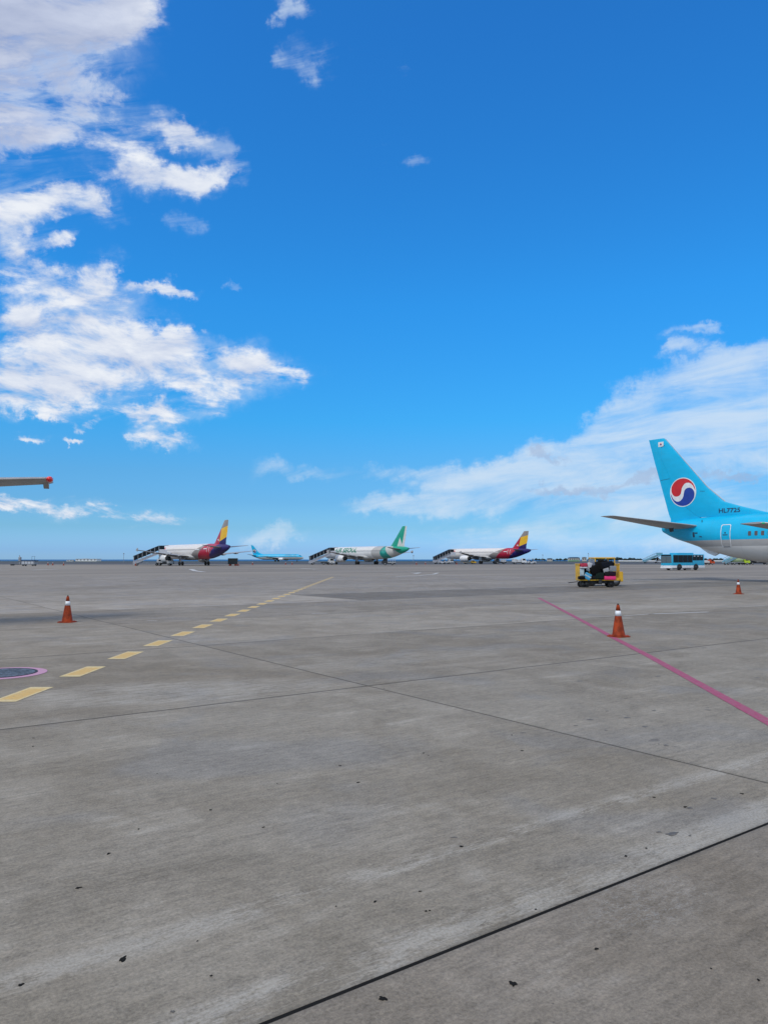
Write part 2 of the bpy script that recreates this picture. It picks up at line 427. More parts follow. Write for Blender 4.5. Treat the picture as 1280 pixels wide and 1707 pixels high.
# sealant in the joints: a strip with a slightly wavy, raised bead where it was poured (nearest joints)
def joint(n0, s0, s1, w, name='joint_sealant'):
    bm = bm_new(); prev = None; k = int((s1-s0)/.05)
    for i in range(k+1):
        s = s0+(s1-s0)*i/k; j1 = (random.random()-.5)*w*.3; j2 = (random.random()-.5)*w*.3
        vs = [bm.verts.new((s, n0-w/2+j1, -.004)), bm.verts.new((s, n0, -.0015+.001*math.sin(s*7))), bm.verts.new((s, n0+w/2+j2, -.004))]
        if prev:
            bm.faces.new((prev[0], vs[0], vs[1], prev[1])); bm.faces.new((prev[1], vs[1], vs[2], prev[2]))
        prev = vs
    build(name, bm, M_seal, apron)
joint(N0, -3, 9, .024)
bm = bm_new(); box(bm, -60, 110, -14, 90, -.022, -.014)
build('joint_bed', bm, M_seal, apron) if False else bm.free()
sl = sheet('joint_bed', [(-8, -6), (45, -6), (52, 72), (-42, 72), (-42, 40), (-12, 0)], M_seal, apron, z=-.0024)
sl.matrix_parent_inverse = Matrix.Rotation(-ANG, 4, 'Z')

# dark chips of tar and rubber lying on the concrete
def chip(px, py, r, m=M_seal, asp=1.0, name='tar_spot', rz=None):
    r *= .82; p = G(px, py); bm = bm_new(); k = 22; ph = random.random()*6
    ring = []
    for i in range(k):
        a = 2*PI*i/k; rr = r*(.9+.18*math.sin(2*a+ph)+.16*math.sin(3*a+ph*2)+.12*math.sin(5*a+ph*3)+.2*(random.random()-.5))
        ring.append((rr*math.cos(a)*asp, rr*math.sin(a)))
    top = [bm.verts.new((x*.86, y*.86, .0022)) for x, y in ring]; bot = [bm.verts.new((x, y, .0004)) for x, y in ring]
    bm.faces.new(top)
    for i in range(k): bm.faces.new((bot[i], bot[(i+1) % k], top[(i+1) % k], top[i]))
    o = build(name, bm, m, None); o.parent = apron; o.matrix_parent_inverse = Matrix.Rotation(-ANG, 4, 'Z')
    o.location = (p.x, p.y, .001); o.rotation_euler = (0, 0, random.random()*6 if rz is None else rz)
for px, py, r, a in [(205, 1600, .017, 2.0), (131, 1481, .014, 1.5), (855, 1641, .020, 1.2), (638, 1666, .018, 1.3), (769, 1412, .014, 1.3), (181, 1424, .013, 1.4),
                  (231, 1383, .009, 1.2), (439, 1380, .010, 1.3), (351, 1351, .012, 1.3), (597, 1305, .015, 1.3), (567, 1277, .014, 1.3), (352, 1628, .007, 1), (625, 1504, .010, 1.4),
                  (700, 1487, .007, 1.6), (1043, 1428, .012, 1.3), (706, 1256, .013, 1.3), (870, 1252, .016, 1.4), (853, 1226, .012, 1.2), (994, 1583, .009, 1.8), (1185, 1616, .006, 1),
                  (1264, 1635, .008, 1.2), (710, 1520, .008, 1.2), (1237, 1324, .016, 1.2), (893, 1517, .007, 1.2), (462, 1307, .008, 1), (1077, 1415, .009, 1.2), (329, 1570, .005, 1), (560, 1512, .006, 1),
                  (640, 1148, .012, 1.3), (903, 1460, .004, 1), (716, 1519, .007, 1), (35, 1643, .012, 1.3), (714, 1260, .008, 1.2), (1090, 1330, .012, 1.5), (1142, 1346, .014, 1.8), (262, 1290, .008, 1), (56, 1231, .011, 1.5), (55, 1245, .012, 1.4)]:
    chip(px, py, r, M_seal, a)
stain = mat('oil_stain_on_concrete', (.115, .105, .090), .6, var=.25, nscale=20)
for px, py, r, a in [(1120, 1391, .050, 1.6), (1098, 1388, .02, 1.5), (1150, 1394, .015, 1.3), (1150, 1348, .03, 1.5), (984, 1200, .045, 1.4), (1045, 1197, .05, 1.3), (1075, 1212, .04, 1.5), (1012, 1186, .03, 1.5),
                  (960, 1210, .03, 1.4), (1090, 1185, .035, 1.5), (1110, 1243, .035, 1.5), (1098, 1241, .02, 1), (1010, 1218, .025, 1.4), (1043, 1165, .03, 1.4), (1180, 1184, .04, 1.5), (966, 1136, .05, 1.5),
                  (1096, 1128, .05, 1.5), (1262, 1130, .05, 1.5), (757, 1397, .02, 1.8), (872, 1222, .03, 1.6), (288, 1688, .014, 1.2), (1190, 1332, .03, 1.3)]:
    chip(px, py, r*.72, stain, a, 'oil_stain', 0.3)

# ------------------------------------------------------------------ painted markings
def paint(name, base, worn, edgec=None, wear=.5):
    m = bpy.data.materials.new(name); m.use_nodes = True; t = m.node_tree; b = t.nodes['Principled BSDF']
    g = t.nodes.new('ShaderNodeNewGeometry'); W = N(t, g.outputs['Position'])
    a = noise(t, W, 9, 8, .7, .5); c = noise(t, W, 60, 4, .7)
    col = mixc(t, (a*.6+c*.4).ss(.40, .62)*wear, base, worn)
    if edgec:
        co = t.nodes.new('ShaderNodeTexCoord'); ox, oy, oz = split(t, N(t, co.outputs['Generated']))
        e = ((ox-.5).abs().max((oy-.5).abs())+(a-.5)*.25).ss(.30, .46)
        col = mixc(t, e*.75, col, edgec)
    col = mixc(t, (noise(t, W, 26, 8, .75).ss(.53, .64))*wear, col, (.20, .195, .185))
    t.links.new(col.s, b.inputs['Base Color']); b.inputs['Roughness'].default_value = .75
    return m
M_yel = paint('faded_yellow_marking', (.56, .36, .10), (.55, .40, .18), (.60, .52, .30), .75)
M_mag = paint('magenta_marking', (.31, .036, .105), (.30, .10, .15), None, .85)
M_wht = paint('worn_white_marking', (.50, .50, .49), (.36, .36, .36), None, .8)
M_pink = paint('pink_marking', (.48, .24, .38), (.40, .27, .34), None, .55)
def strip(pts, w, name, m, parent, z):
    bm = bm_new(); L_ = R_ = None
    for i, p in enumerate(pts):
        p = Vector((p[0], p[1], 0)); a = Vector((*pts[max(i-1, 0)][:2], 0)); b = Vector((*pts[min(i+1, len(pts)-1)][:2], 0))
        d = (b-a).normalized(); nrm = Vector((-d.y, d.x, 0)); ww = w if not callable(w) else w(i/(len(pts)-1))
        l, r = p+nrm*ww/2, p-nrm*ww/2; l = bm.verts.new((l.x, l.y, z)); r = bm.verts.new((r.x, r.y, z))
        if L_: bm.faces.new((L_, l, r, R_))
        L_, R_ = l, r
    return build(name, bm, m, parent)
yl = empty('yellow_dashed_line', (0, 0, 0), kind='structure')
ym = None
for i in range(33):
    y0 = 9.32+i*1.97; bm = bm_new(); cx_ = -4.67-(y0-9)*.005
    l = 1.06; w = .155; sk = .0
    vs = [bm.verts.new((-w, 0, 0)), bm.verts.new((w, 0, 0)), bm.verts.new((w+sk, l, 0)), bm.verts.new((-w+sk, l, 0))]
    if ym is None:
        bm.faces.new(vs); o = build('dash', bm, M_yel, yl); ym = o.data
    else: bm.free(); o = link('dash', ym, None, yl)
    o.location = (cx_, y0, .004)
ml = empty('magenta_line', (0, 0, 0), kind='structure')
pts = [G(*p) for p in [(898, 997), (925, 1011), (972, 1036), (1020, 1062), (1085, 1096), (1150, 1132), (1215, 1168), (1280, 1204), (1400, 1272)]]
strip(pts, .145, 'painted_line', M_mag, ml, .004)
wl = empty('white_apron_markings', (0, 0, 0), kind='structure')
def wline(ps, w): strip([G(*p) for p in ps], w, 'painted_line', M_wht, wl, .004)
wline([(730, 958.5), (900, 963), (1040, 967), (1280, 972.5)], .22)
wline([(520, 951), (600, 952), (680, 953.5), (700, 955), (690, 957), (640, 958)], .5)
wline([(730, 955), (722, 957.5), (700, 959.5), (660, 961)], .4)
wline([(304, 948.6), (345, 949.2)], 1.2); wline([(318, 949), (326, 952), (340, 953.5)], .8)
wline([(440, 947.6), (500, 947.8), (530, 949)], 1.1); wline([(55, 950.4), (98, 948.8)], 1.0); wline([(-20, 951.3), (16, 951.3)], .8)
wline([(395, 952), (412, 952)], .6); wline([(817, 946.2), (846, 946.4)], 1.1); wline([(892, 945.5), (925, 945.8)], 1.1); wline([(485, 945.5), (700, 946)], .5)
wline([(245, 1034.5), (262, 1035.5)], .06); wline([(520, 1023), (545, 1022.5)], .10)
wline([(1080, 1024), (1180, 1020.5)], .16); wline([(1040, 1027), (1090, 1023.5)], .07)

# manhole with a painted ring
mh = empty('manhole', (-5.85, 11.62, 0), label='round grey manhole cover inside a pink painted ring at the left edge', cat='manhole')
def annulus(r0, r1, z0, z1, seg=48):
    bm = bm_new()
    a = [[bm.verts.new((r*math.cos(2*PI*i/seg), r*math.sin(2*PI*i/seg), z)) for i in range(seg)] for r, z in ((r0, z1), (r1, z1), (r1, z0), (r0, z0))]
    for q_ in range(4):
        for i in range(seg): bm.faces.new((a[q_][i], a[q_][(i+1) % seg], a[(q_+1) % 4][(i+1) % seg], a[(q_+1) % 4][i]))
    return bm
build('painted_ring', annulus(.50, .635, .001, .005), M_pink, mh)
build('rim', annulus(.465, .499, .001, .012), mat('old_iron', (.05, .052, .06), .6, .6, .2), mh)
bm = bm_new(); lathe(bm, [(.0005, .46), (.010, .46)], 48, Matrix.Rotation(-PI/2, 4, 'Y'))
for i in range(-6, 7):
    for j in range(-6, 7):
        if math.hypot(i, j) < 6.2: box(bm, i*.066-.02, i*.066+.02, j*.066-.02, j*.066+.02, .0101, .014)
build('cover', bm, mat('worn_iron_cover', (.14, .16, .19), .45, .5, .35, 9), mh)

# ------------------------------------------------------------------ traffic cones
def make_cone(label):
    t = empty('traffic_cone', (0, 0, 0), 0, label, 'traffic cone', 'orange traffic cones')
    M = Matrix.Rotation(-PI/2, 4, 'Y')
    co = bpy.data.materials.get('cone_plastic')
    if co is None:
        co = mat('cone_plastic', (.31, .042, .008), .6, var=.25, nscale=7, spec=.25)
    bm = bm_new(); lathe(bm, [(.028, .150), (.045, .142), (.47, .072)], 28, M, cap1=False); build('body', bm, co, t, True)
    bm = bm_new(); lathe(bm, [(.468, .0745), (.585, .0555)], 28, M); build('reflective_band', bm, mat('cone_white_band', (.78, .82, .86), .35), t, True)
    bm = bm_new(); lathe(bm, [(.583, .0535), (.69, .036), (.715, .028)], 28, M); build('top', bm, co, t, True)
    bm = bm_new(); lathe(bm, [(.7155, .022), (.742, .017), (.745, .010)], 16, M); build('tip', bm, mat('cone_tip', (.03, .025, .02), .7), t, True)
    bm = bm_new(); vs = []
    for x, y in [(.2, .13), (.13, .2), (-.13, .2), (-.2, .13), (-.2, -.13), (-.13, -.2), (.13, -.2), (.2, -.13)]: vs.append((x*1.08, y*1.08))
    for z0, z1, k in ((0, .022, 1.0), (.0221, .036, .86)):
        a = [bm.verts.new((x*k, y*k, z0)) for x, y in vs]; b_ = [bm.verts.new((x*k*.99, y*k*.99, z1)) for x, y in vs]
        bm.faces.new(a); bm.faces.new(b_[::-1])
        for i in range(8): bm.faces.new((a[i], a[(i+1) % 8], b_[(i+1) % 8], b_[i]))
    build('base', bm, co, t)
    return t
cone = make_cone('orange cone with a white band standing right beside the magenta line')
p = G(1031, 1061.5); cone.location = p; cone.rotation_euler = (0, 0, math.radians(25))
copy_tree(cone, None, G(112, 1037.5), math.radians(-12), 'orange cone with a white band standing alone beyond the yellow dashes', 'orange traffic cones', 1.0)
copy_tree(cone, None, G(1231, 990.5), math.radians(40), 'orange cone with dark tip below the tail of the big blue airliner', 'orange traffic cones', 1.0)
for px, py, lb in [(80, 942.3, 'left one of two tiny distant cones right of the grey ground unit'), (88, 942.3, 'right one of two tiny distant cones right of the grey ground unit'),
                   (106, 942.6, 'tiny distant cone standing alone between the far cones and the first stairs'),
                   (226, 943, 'tiny orange cone at the foot of the leftmost boarding stairs'), (383, 943, 'tiny cone at the left foot of the dark box container'),
                   (397, 943, 'tiny cone at the right foot of the dark box container'), (421, 941.5, 'tiny cone under the tail of the distant blue airliner'), (476, 941.3, 'tiny cone under the engine of the distant blue airliner'),
                   (487, 941.3, 'tiny cone under the nose of the distant blue airliner'), (694, 941.2, 'tiny cone left of the rightmost dark boarding stairs'), (709, 941, 'tiny cone at the foot of the rightmost dark boarding stairs'), (761, 941, 'tiny cone by the nose wheel of the rightmost red tailed airliner')]:
    copy_tree(cone, None, G(px, py), 0, lb, 'tiny cones far across the apron', 1.3)

# ------------------------------------------------------------------ airliners
def smoothv(tab, s):
    for (a, va), (b, vb) in zip(tab, tab[1:]):
        if s <= b:
            k = (s-a)/(b-a) if b > a else 0; k = min(max(k, 0), 1)
            return va+(vb-va)*k
    return tab[-1][1]
class Plane:
    """local frame: x = metres ahead of the tail cone tip, y = port, z = up"""
    def __init__(P, L, H, Wd, belly, tl, finh, kind):
        P.L, P.H, P.W, P.belly, P.tl, P.kind, P.fh = L, H, Wd, belly, tl, kind, finh
        P.crown = belly+H; k = tl/11.0; h = H/4.01
        P.top = [(0, P.crown-.62*h), (.9*k, P.crown-.42*h), (2*k, P.crown-.26*h), (4*k, P.crown-.14*h), (8*k, P.crown-.03*h), (11*k, P.crown), (L-6, P.crown), (L-4.5, P.crown-.08*h), (L-3.2, P.crown-.45*h), (L-2.2, P.crown-1.0*h), (L-1.2, P.crown-1.75*h), (L-.5, P.crown-2.2*h), (L-.12, P.crown-2.55*h), (L, P.crown-2.8*h)]
        P.bot = [(0, P.crown-1.22*h), (.25*k, P.crown-1.45*h), (1.1*k, P.crown-1.86*h), (2.5*k, P.crown-2.30*h), (4*k, P.crown-2.84*h), (5.8*k, P.crown-3.38*h), (8.1*k, P.crown-3.82*h), (9.5*k, P.crown-3.95*h), (11*k, belly), (L-6, belly), (L-4, belly+.04*h), (L-2.2, belly+.22*h), (L-1, belly+.55*h), (L-.4, belly+.8*h), (L-.1, belly+1.05*h), (L, belly+1.2*h)]
        P.hw = [(0, .27*h), (.9*k, .52*h), (2*k, .85*h), (4*k, 1.28*h), (6*k, 1.58*h), (8*k, 1.77*h), (10*k, 1.86*h), (11.5*k, Wd/2), (L-6, Wd/2), (L-4, Wd/2*.94), (L-2.6, Wd/2*.78), (L-1.3, Wd/2*.54), (L-.5, Wd/2*.32), (L-.12, Wd/2*.15), (L, .05)]
    def sec(P, s):
        def sm(tab): return (smoothv(tab, s-.35)+2*smoothv(tab, s)+smoothv(tab, s+.35))/4
        t, b = sm(P.top), sm(P.bot); return (t+b)/2, (t-b)/2, sm(P.hw)
    def half(P, s, z):
        zc, hh, hw = P.sec(s); k = 1-((z-zc)/hh)**2
        return hw*math.sqrt(max(k, 0.0))
AIR = [(0, 0), (.012, .22), (.03, .36), (.08, .58), (.16, .82), (.28, .98), (.38, 1.0), (.52, .93), (.68, .70), (.84, .38), (.93, .18), (1.0, .02)]
def airt(c):
    for (a, va), (b, vb) in zip(AIR, AIR[1:]):
        if c <= b: return va+(vb-va)*(c-a)/(b-a)
    return 0
def foil(secs, c0, c1, vertical=False):
    """secs: (LEx, span, height, chord, thickness); returns bmesh of the chord slice c0..c1"""
    bm = bm_new(); rings = []
    cs = sorted({c0, c1} | {c for c, _ in AIR if c0 < c < c1})
    for lx, sp, z, ch, th in secs:
        ring = []
        for c, sg in [(c, 1) for c in cs]+[(c, -1) for c in reversed(cs)]:
            t = th/2*airt(c)*sg+(.0005*sg); x = lx-c*ch
            ring.append(bm.verts.new((x, t, z) if vertical else (x, sp, z+t)))
        rings.append(ring)
    n = len(rings[0])
    for a, b in zip(rings, rings[1:]):
        for i in range(n): bm.faces.new((a[i], a[(i+1) % n], b[(i+1) % n], b[i]))
    bm.faces.new(rings[0]); bm.faces.new(rings[-1])
    bmesh.ops.remove_doubles(bm, verts=bm.verts, dist=1e-5)
    return bm
def decal(name, polys, mapper, m, parent, cell=.25, off=.006):
    """flat print: outlines in (s, z) cut into small cells and laid onto the skin"""
    bm = bm_new()
    for poly in polys: bm.faces.new([bm.verts.new((p[0], 0, p[1])) for p in poly])
    return _lay(name, bm, mapper, m, parent, cell, off)
def _lay(name, bm, mapper, m, parent, cell, off):
    xs = [v.co.x for v in bm.verts]; zs = [v.co.z for v in bm.verts]
    for lo, hi, no in ((min(xs), max(xs), (1, 0, 0)), (min(zs), max(zs), (0, 0, 1))):
        q_ = lo+cell
        while q_ < hi:
            co = (q_, 0, 0) if no[0] else (0, 0, q_)
            bmesh.ops.bisect_plane(bm, geom=bm.verts[:]+bm.edges[:]+bm.faces[:], plane_co=co, plane_no=no); q_ += cell
    bmesh.ops.triangulate(bm, faces=bm.faces)
    for v in bm.verts: v.co.y = mapper(v.co.x, v.co.z, off)
    me = bpy.data.meshes.new(name); bm.to_mesh(me); bm.free()
    return link(name, me, m, parent)
def text_mesh(txt, size, shear=0.0, bold=.0, sx=1.0):
    cu = bpy.data.curves.new('txt', 'FONT'); cu.body = txt; cu.size = size; cu.shear = shear; cu.offset = bold; cu.resolution_u = 3
    o = bpy.data.objects.new('txt', cu); COL.objects.link(o)
    dg = bpy.context.evaluated_depsgraph_get(); me = bpy.data.meshes.new_from_object(o.evaluated_get(dg))
    bpy.data.objects.remove(o); bpy.data.curves.remove(cu)
    bm = bm_new(); bm.from_mesh(me); bpy.data.meshes.remove(me)
    xs = [v.co.x for v in bm.verts]; w = (max(xs)-min(xs))*sx
    for v in bm.verts: v.co.x = (v.co.x-min(xs))*sx
    return bm, w
def lettering(name, txt, s, z, size, mapper, side, m, parent, shear=0.0, bold=.0, sx=1.0, cell=.3):
    """s = station where the first letter starts. starboard (-1): reads towards the nose, port (+1): towards the tail"""
    bm, w = text_mesh(txt, size, shear, bold, sx)
    for v in bm.verts:
        x, y = v.co.x, v.co.y
        v.co = Vector((s+x if side < 0 else s-x, 0, z+y))
    return _lay(name, bm, mapper, m, parent, cell, .012)
def circle(cx, cz, r, n=40): return [(cx+r*math.cos(2*PI*i/n), cz+r*math.sin(2*PI*i/n)) for i in range(n)]
def arc(cx, cz, r, a0, a1, n=16): return [(cx+r*math.cos(math.radians(a0+(a1-a0)*i/n)), cz+r*math.sin(math.radians(a0+(a1-a0)*i/n))) for i in range(n+1)]

def liv_mat(name, fn, rough=.32, coat=.3):
    m = bpy.data.materials.new(name); m.use_nodes = True; t = m.node_tree; b = t.nodes['Principled BSDF']
    co = t.nodes.new('ShaderNodeTexCoord'); O = N(t, co.outputs['Object']); x, y, z = split(t, O)
    c = fn(t, x, y, z)
    n = noise(t, scale3(t, O, .6, 1, 1.6), 1.4, 6, .65)
    c = mixc(t, 1.0, c, mixc(t, n.ss(.3, .7), (.90, .90, .90), (1, 1, 1)), 'MULTIPLY')
    # faint seams between skin panels
    fr = (x/2.54)._m('FRACT').lt(.006); c = mixc(t, fr*.22, c, (.1, .1, .1))
    t.links.new(c.s, b.inputs['Base Color']); t.links.new((n*.16+(rough-.08)).s, b.inputs['Roughness'])
    b.inputs['Coat Weight'].default_value = coat*.4; b.inputs['Coat Roughness'].default_value = .12; b.inputs['Specular IOR Level'].default_value = .3
    return m
K_BLUE, K_SILV, K_BELLY = (.002, .445, .74), (.40, .40, .40), (.70, .69, .67)
RED, PURP, BEIGE, YELO, CREAM = (.42, .015, .045), (.022, .015, .12), (.27, .24, .225), (.80, .46, .02), (.72, .69, .66)
MINT, TEAL, AGREY = (.012, .33, .22), (.012, .25, .22), (.42, .42, .41)
def l_kal(t, x, y, z):
    c = mixc(t, z.gt(2.76), K_BELLY, K_SILV); return mixc(t, z.gt(3.27), c, K_BLUE)
def l_asi(t, x, y, z):
    q_ = z-3.8
    c = mixc(t, (x+q_*2.2+ (q_*q_*.5)).lt(17.0), CREAM, BEIGE)
    c = mixc(t, (x+q_*1.3).lt(13.3), c, RED); return mixc(t, (x+q_*1.3).lt(7.3), c, PURP)
def l_asifin(t, x, y, z):
    c = mixc(t, (z+x*.32).lt(7.95), YELO, PURP)
    c = mixc(t, (x+(z-9.6)*.25).gt(4.35), c, RED)
    return mixc(t, (z+x*.2).gt(10.46), c, BEIGE)
def l_seo(t, x, y, z):
    q_ = z-3.7; b2 = q_*q_*.35
    c = mixc(t, (x+b2).lt(16.0), (.66, .665, .66), AGREY); c = mixc(t, (x+b2*.7).lt(11.6), c, TEAL)
    c = mixc(t, (x-q_*.8).lt(8.3), c, (.50, .50, .47)); return mixc(t, (x-q_*1.6).lt(3.6), c, MINT)
def l_seofin(t, x, y, z):
    c = mixc(t, (x+(z-9.0)*.28).lt(2.15), MINT, (.62, .63, .61))
    c = mixc(t, (z-8.4+(x-3.4)*.0+((x-3.9).abs()*2.2)).lt(0), c, (.62, .63, .61)); return c
def plain(c): return lambda t, x, y, z: mixc(t, 0.0, c, c)
M_kal = liv_mat('sky_blue_livery', l_kal); M_kfin = liv_mat('sky_blue_fin', plain(K_BLUE))
M_asi = liv_mat('cream_red_purple_livery', l_asi); M_afin = liv_mat('yellow_red_fin', l_asifin)
M_seo = liv_mat('white_green_livery', l_seo); M_sfin = liv_mat('green_white_fin', l_seofin)
M_wing = mat('wing_grey', (.32, .325, .33), .45, .0, .08, 1.0); M_wingd = mat('wing_underside_dark', (.17, .17, .18), .5)
M_pol = mat('polished_metal', (.42, .40, .37), .4, .4)
M_cwh = mat('decal_white', (.72, .73, .74), .4); M_cred = mat('decal_red', (.58, .012, .018), .35); M_cblu = mat('decal_blue', (.008, .04, .30), .35)
M_cnav = mat('decal_navy', (.012, .05, .11), .4); M_cblk = mat('decal_black', (.02, .02, .022), .5); M_mint = mat('decal_green', (.002, .20, .125), .45, spec=.2)

SPEC = {
 '737': dict(L=40.6, H=4.01, W=3.76, belly=1.34, tl=11.0, finh=7.0,
   wing=[(25.4, 1.4, 2.15, 8.4, .95), (22.4, 5.8, 2.55, 4.6, .55), (17.3, 17.1, 3.72, 1.6, .17)],
   stab=[(4.25, .35, 4.38, 3.9, .40), (3.85, .9, 4.45, 3.65, .36), (.15, 7.0, 5.25, 1.35, .12), (-.25, 7.17, 5.27, .95, .05)],
   fin=[(9.9, 0, 5.22, 9.2, .36), (9.0, 0, 5.42, 8.4, .40), (7.2, 0, 5.92, 6.75, .42), (5.65, 0, 6.42, 5.33, .42), (4.17, 0, 7.72, 4.2, .38), (2.17, 0, 10.1, 2.85, .28), (.45, 0, 12.15, 1.66, .18), (.25, 0, 12.28, 1.5, .10)],
   eng=(4.85, 24.6, 1.75, .98, 3.9), gear=(19.6, 2.86), nose=(L_ := 35.4), ws=(8.4, 35.9), wz=3.72),
 '321': dict(L=44.5, H=4.14, W=3.95, belly=1.72, tl=13.0, finh=5.9,
   wing=[(27.2, 1.5, 2.5, 7.8, 1.0), (24.6, 6.2, 2.9, 4.4, .55), (19.1, 16.9, 4.1, 1.6, .16)],
   stab=[(6.6, .5, 4.75, 3.9, .40), (6.2, 1.0, 4.8, 3.7, .38), (2.9, 6.2, 5.3, 1.5, .12)],
   fin=[(9.6, 0, 5.6, 7.6, .40), (8.4, 0, 5.9, 6.5, .42), (7.7, 0, 6.5, 5.8, .40), (5.5, 0, 8.8, 4.3, .30), (3.0, 0, 11.6, 2.2, .20), (2.7, 0, 11.78, 1.9, .10)],
   eng=(5.75, 26.6, 1.95, 1.16, 4.4), gear=(20.6, 3.8), nose=37.6, ws=(9.5, 38.0), wz=4.35)}
def make_plane(kind, livery, loc, rz, label, detail=1, group=None):
    sp = SPEC[kind]; P = Plane(sp['L'], sp['H'], sp['W'], sp['belly'], sp['tl'], sp['finh'], kind)
    Mb, Mf = {'kal': (M_kal, M_kfin), 'asi': (M_asi, M_afin), 'seo': (M_seo, M_sfin)}[livery]
    root = empty('airliner', loc, rz, label, 'airplane', group)
    # fuselage
    bm = bm_new(); seg = 48 if detail > 1 else 28; rings = []
    st = [0, .12, .3, .6, 1, 1.5, 2, 2.6, 3.2, 4, 5, 6, 7, 8, 9, 10, 11, 12, 13, 14]+[14+i*(P.L-20)/12 for i in range(1, 13)]+[P.L-5.2, P.L-4.4, P.L-3.7, P.L-3, P.L-2.3, P.L-1.7, P.L-1.2, P.L-.8, P.L-.45, P.L-.2, P.L-.06, P.L]
    for s in st:
        zc, hh, hw = P.sec(s)
        rings.append([bm.verts.new((s, hw*math.cos(2*PI*i/seg), zc+hh*math.sin(2*PI*i/seg))) for i in range(seg)])
    for a, b in zip(rings, rings[1:]):
        for i in range(seg): bm.faces.new((a[i], a[(i+1) % seg], b[(i+1) % seg], b[i]))
    bm.faces.new(rings[0]); bm.faces.new(rings[-1])
    # wing/body fairing
    zc, hh, hw = P.sec(20)
    fus = build('fuselage', bm, Mb, root, autosm=True)
    ws = sp['wing']; a0 = ws[0][0]; c0 = ws[0][3]
    bm = bm_new(); rr = []
    for k_, (s, r) in enumerate([(a0+1.6, .2), (a0+.8, .75), (a0-.6, 1), (a0-c0*.5, 1.06), (a0-c0, 1.0), (a0-c0-1.6, .7), (a0-c0-2.8, .2)]):
        rr.append([bm.verts.new((s, (P.W/2+.08)*r*math.cos(2*PI*i/20), P.belly+.72+.95*r*math.sin(2*PI*i/20))) for i in range(20)])
    for a, b in zip(rr, rr[1:]):
        for i in range(20): bm.faces.new((a[i], a[(i+1) % 20], b[(i+1) % 20], b[i]))
    bm.faces.new(rr[0]); bm.faces.new(rr[-1])
    build('belly_fairing', bm, mat('belly_fairing_grey', (.48, .48, .47), .4), root, True)
    # fin, rudder, leading edge
    f = sp['fin']
    build('fin', foil(f, .025, .70, True), Mf, root, autosm=True)
    build('leading_edge', foil([q_ for q_ in f if q_[2] > 6.3], 0, .010, True), M_pol, root, autosm=True)
    build('rudder', foil([(f[0][0], 0, P.crown-.75, f[0][3], f[0][4]*.6)]+f, .703, 1.0, True), Mf, root, autosm=True)
    # stabilisers and wings
    for sd in (1, -1):
        s_ = [(a, sd*b, c, d, e) for a, b, c, d, e in sp['stab']]
        build('stabilizer', foil(s_, 0, .72), M_wing, root, autosm=True); build('elevator', foil(s_, .725, 1), M_wing, root, autosm=True)
        w_ = [(a, sd*b, c, d, e) for a, b, c, d, e in sp['wing']]
        if kind == '737':
            w_.append((w_[-1][0]-.35, sd*17.22, 3.74, 1.15, .10))
        wg = build('wing', foil(w_, .03, .72), M_wing, root, autosm=True); build('slat', foil(w_, 0, .028), M_pol, root, autosm=True)
        build('flap', foil(w_, .724, 1), M_wing, root, autosm=True)
        if kind == '321':
            bm = bm_new(); tx = w_[-1][0]
            prism(bm, [(tx-.3, 4.1), (tx-1.1, 4.62), (tx-1.6, 4.62), (tx-1.65, 4.1), (tx-1.5, 3.72), (tx-1.1, 3.72)], sd*16.9, sd*16.98); build('wingtip_fence', bm, M_wing, root)
        for q_ in (.22, .45, .68):
            a, b = w_[0], w_[2]; y_ = sd*(abs(a[1])+(abs(b[1])-abs(a[1]))*q_); k1 = [w_[0], w_[1], w_[2]]
            i0 = 0 if abs(y_) < abs(w_[1][1]) else 1; u_ = (abs(y_)-abs(w_[i0][1]))/(abs(w_[i0+1][1])-abs(w_[i0][1]))
            te = (w_[i0][0]-w_[i0][3])*(1-u_)+(w_[i0+1][0]-w_[i0+1][3])*u_; zz = w_[i0][2]*(1-u_)+w_[i0+1][2]*u_
            bm = bm_new(); lathe(bm, [(-1.1, .03), (-.5, .14), (.5, .22), (1.5, .18), (2.3, .04)], 12, Matrix.Translation((te, y_, zz-.18)) @ Matrix.Diagonal((1, .6, 1, 1)))
            build('flap_track_fairing', bm, M_wing, root, True)
        # light on the tip
        bm = bm_new(); bmesh.ops.create_uvsphere(bm, u_segments=12, v_segments=8, radius=.10 if sd > 0 else .05, matrix=Matrix.Translation((w_[2][0]-.25, sd*(abs(w_[-1][1])-.02), w_[2][2])) @ Matrix.Diagonal((2, 1, .9, 1)))
        build('navigation_light', bm, mat('red_lens', (.75, .02, .015), .2, coat=.5) if sd > 0 else mat('green_lens', (.02, .5, .2), .2, coat=.5), root, True)
        # engine
        ey, ex, ez, er, el = sp['eng']
        bm = bm_new(); lathe(bm, [(el*.45, er*.80), (el*.5, er*.90), (el*.46, er*.98), (el*.30, er*1.05), (0, er*1.04), (-el*.25, er*.92), (-el*.42, er*.74), (-el*.42, er*.68), (-el*.1, er*.6)], 28, Matrix.Translation((ex, sd*ey, ez)), cap0=False, cap1=False)
        en = build('engine', bm, (mat('engine_blue', K_BLUE, .3) if livery == 'kal' and detail > 1 else white), root, True)
        bm = bm_new(); lathe(bm, [(el*.44, er*.81), (el*.2, er*.78), (el*.2, .25), (el*.36, .02)], 24, Matrix.Translation((ex, sd*ey, ez))); build('fan', bm, darkmet, en, True)
        bm = bm_new(); lathe(bm, [(-el*.1, er*.66), (-el*.45, er*.48), (-el*.60, er*.40), (-el*.60, er*.3), (-el*.72, .06)], 20, Matrix.Translation((ex, sd*ey, ez))); build('exhaust', bm, darkmet, en, True)
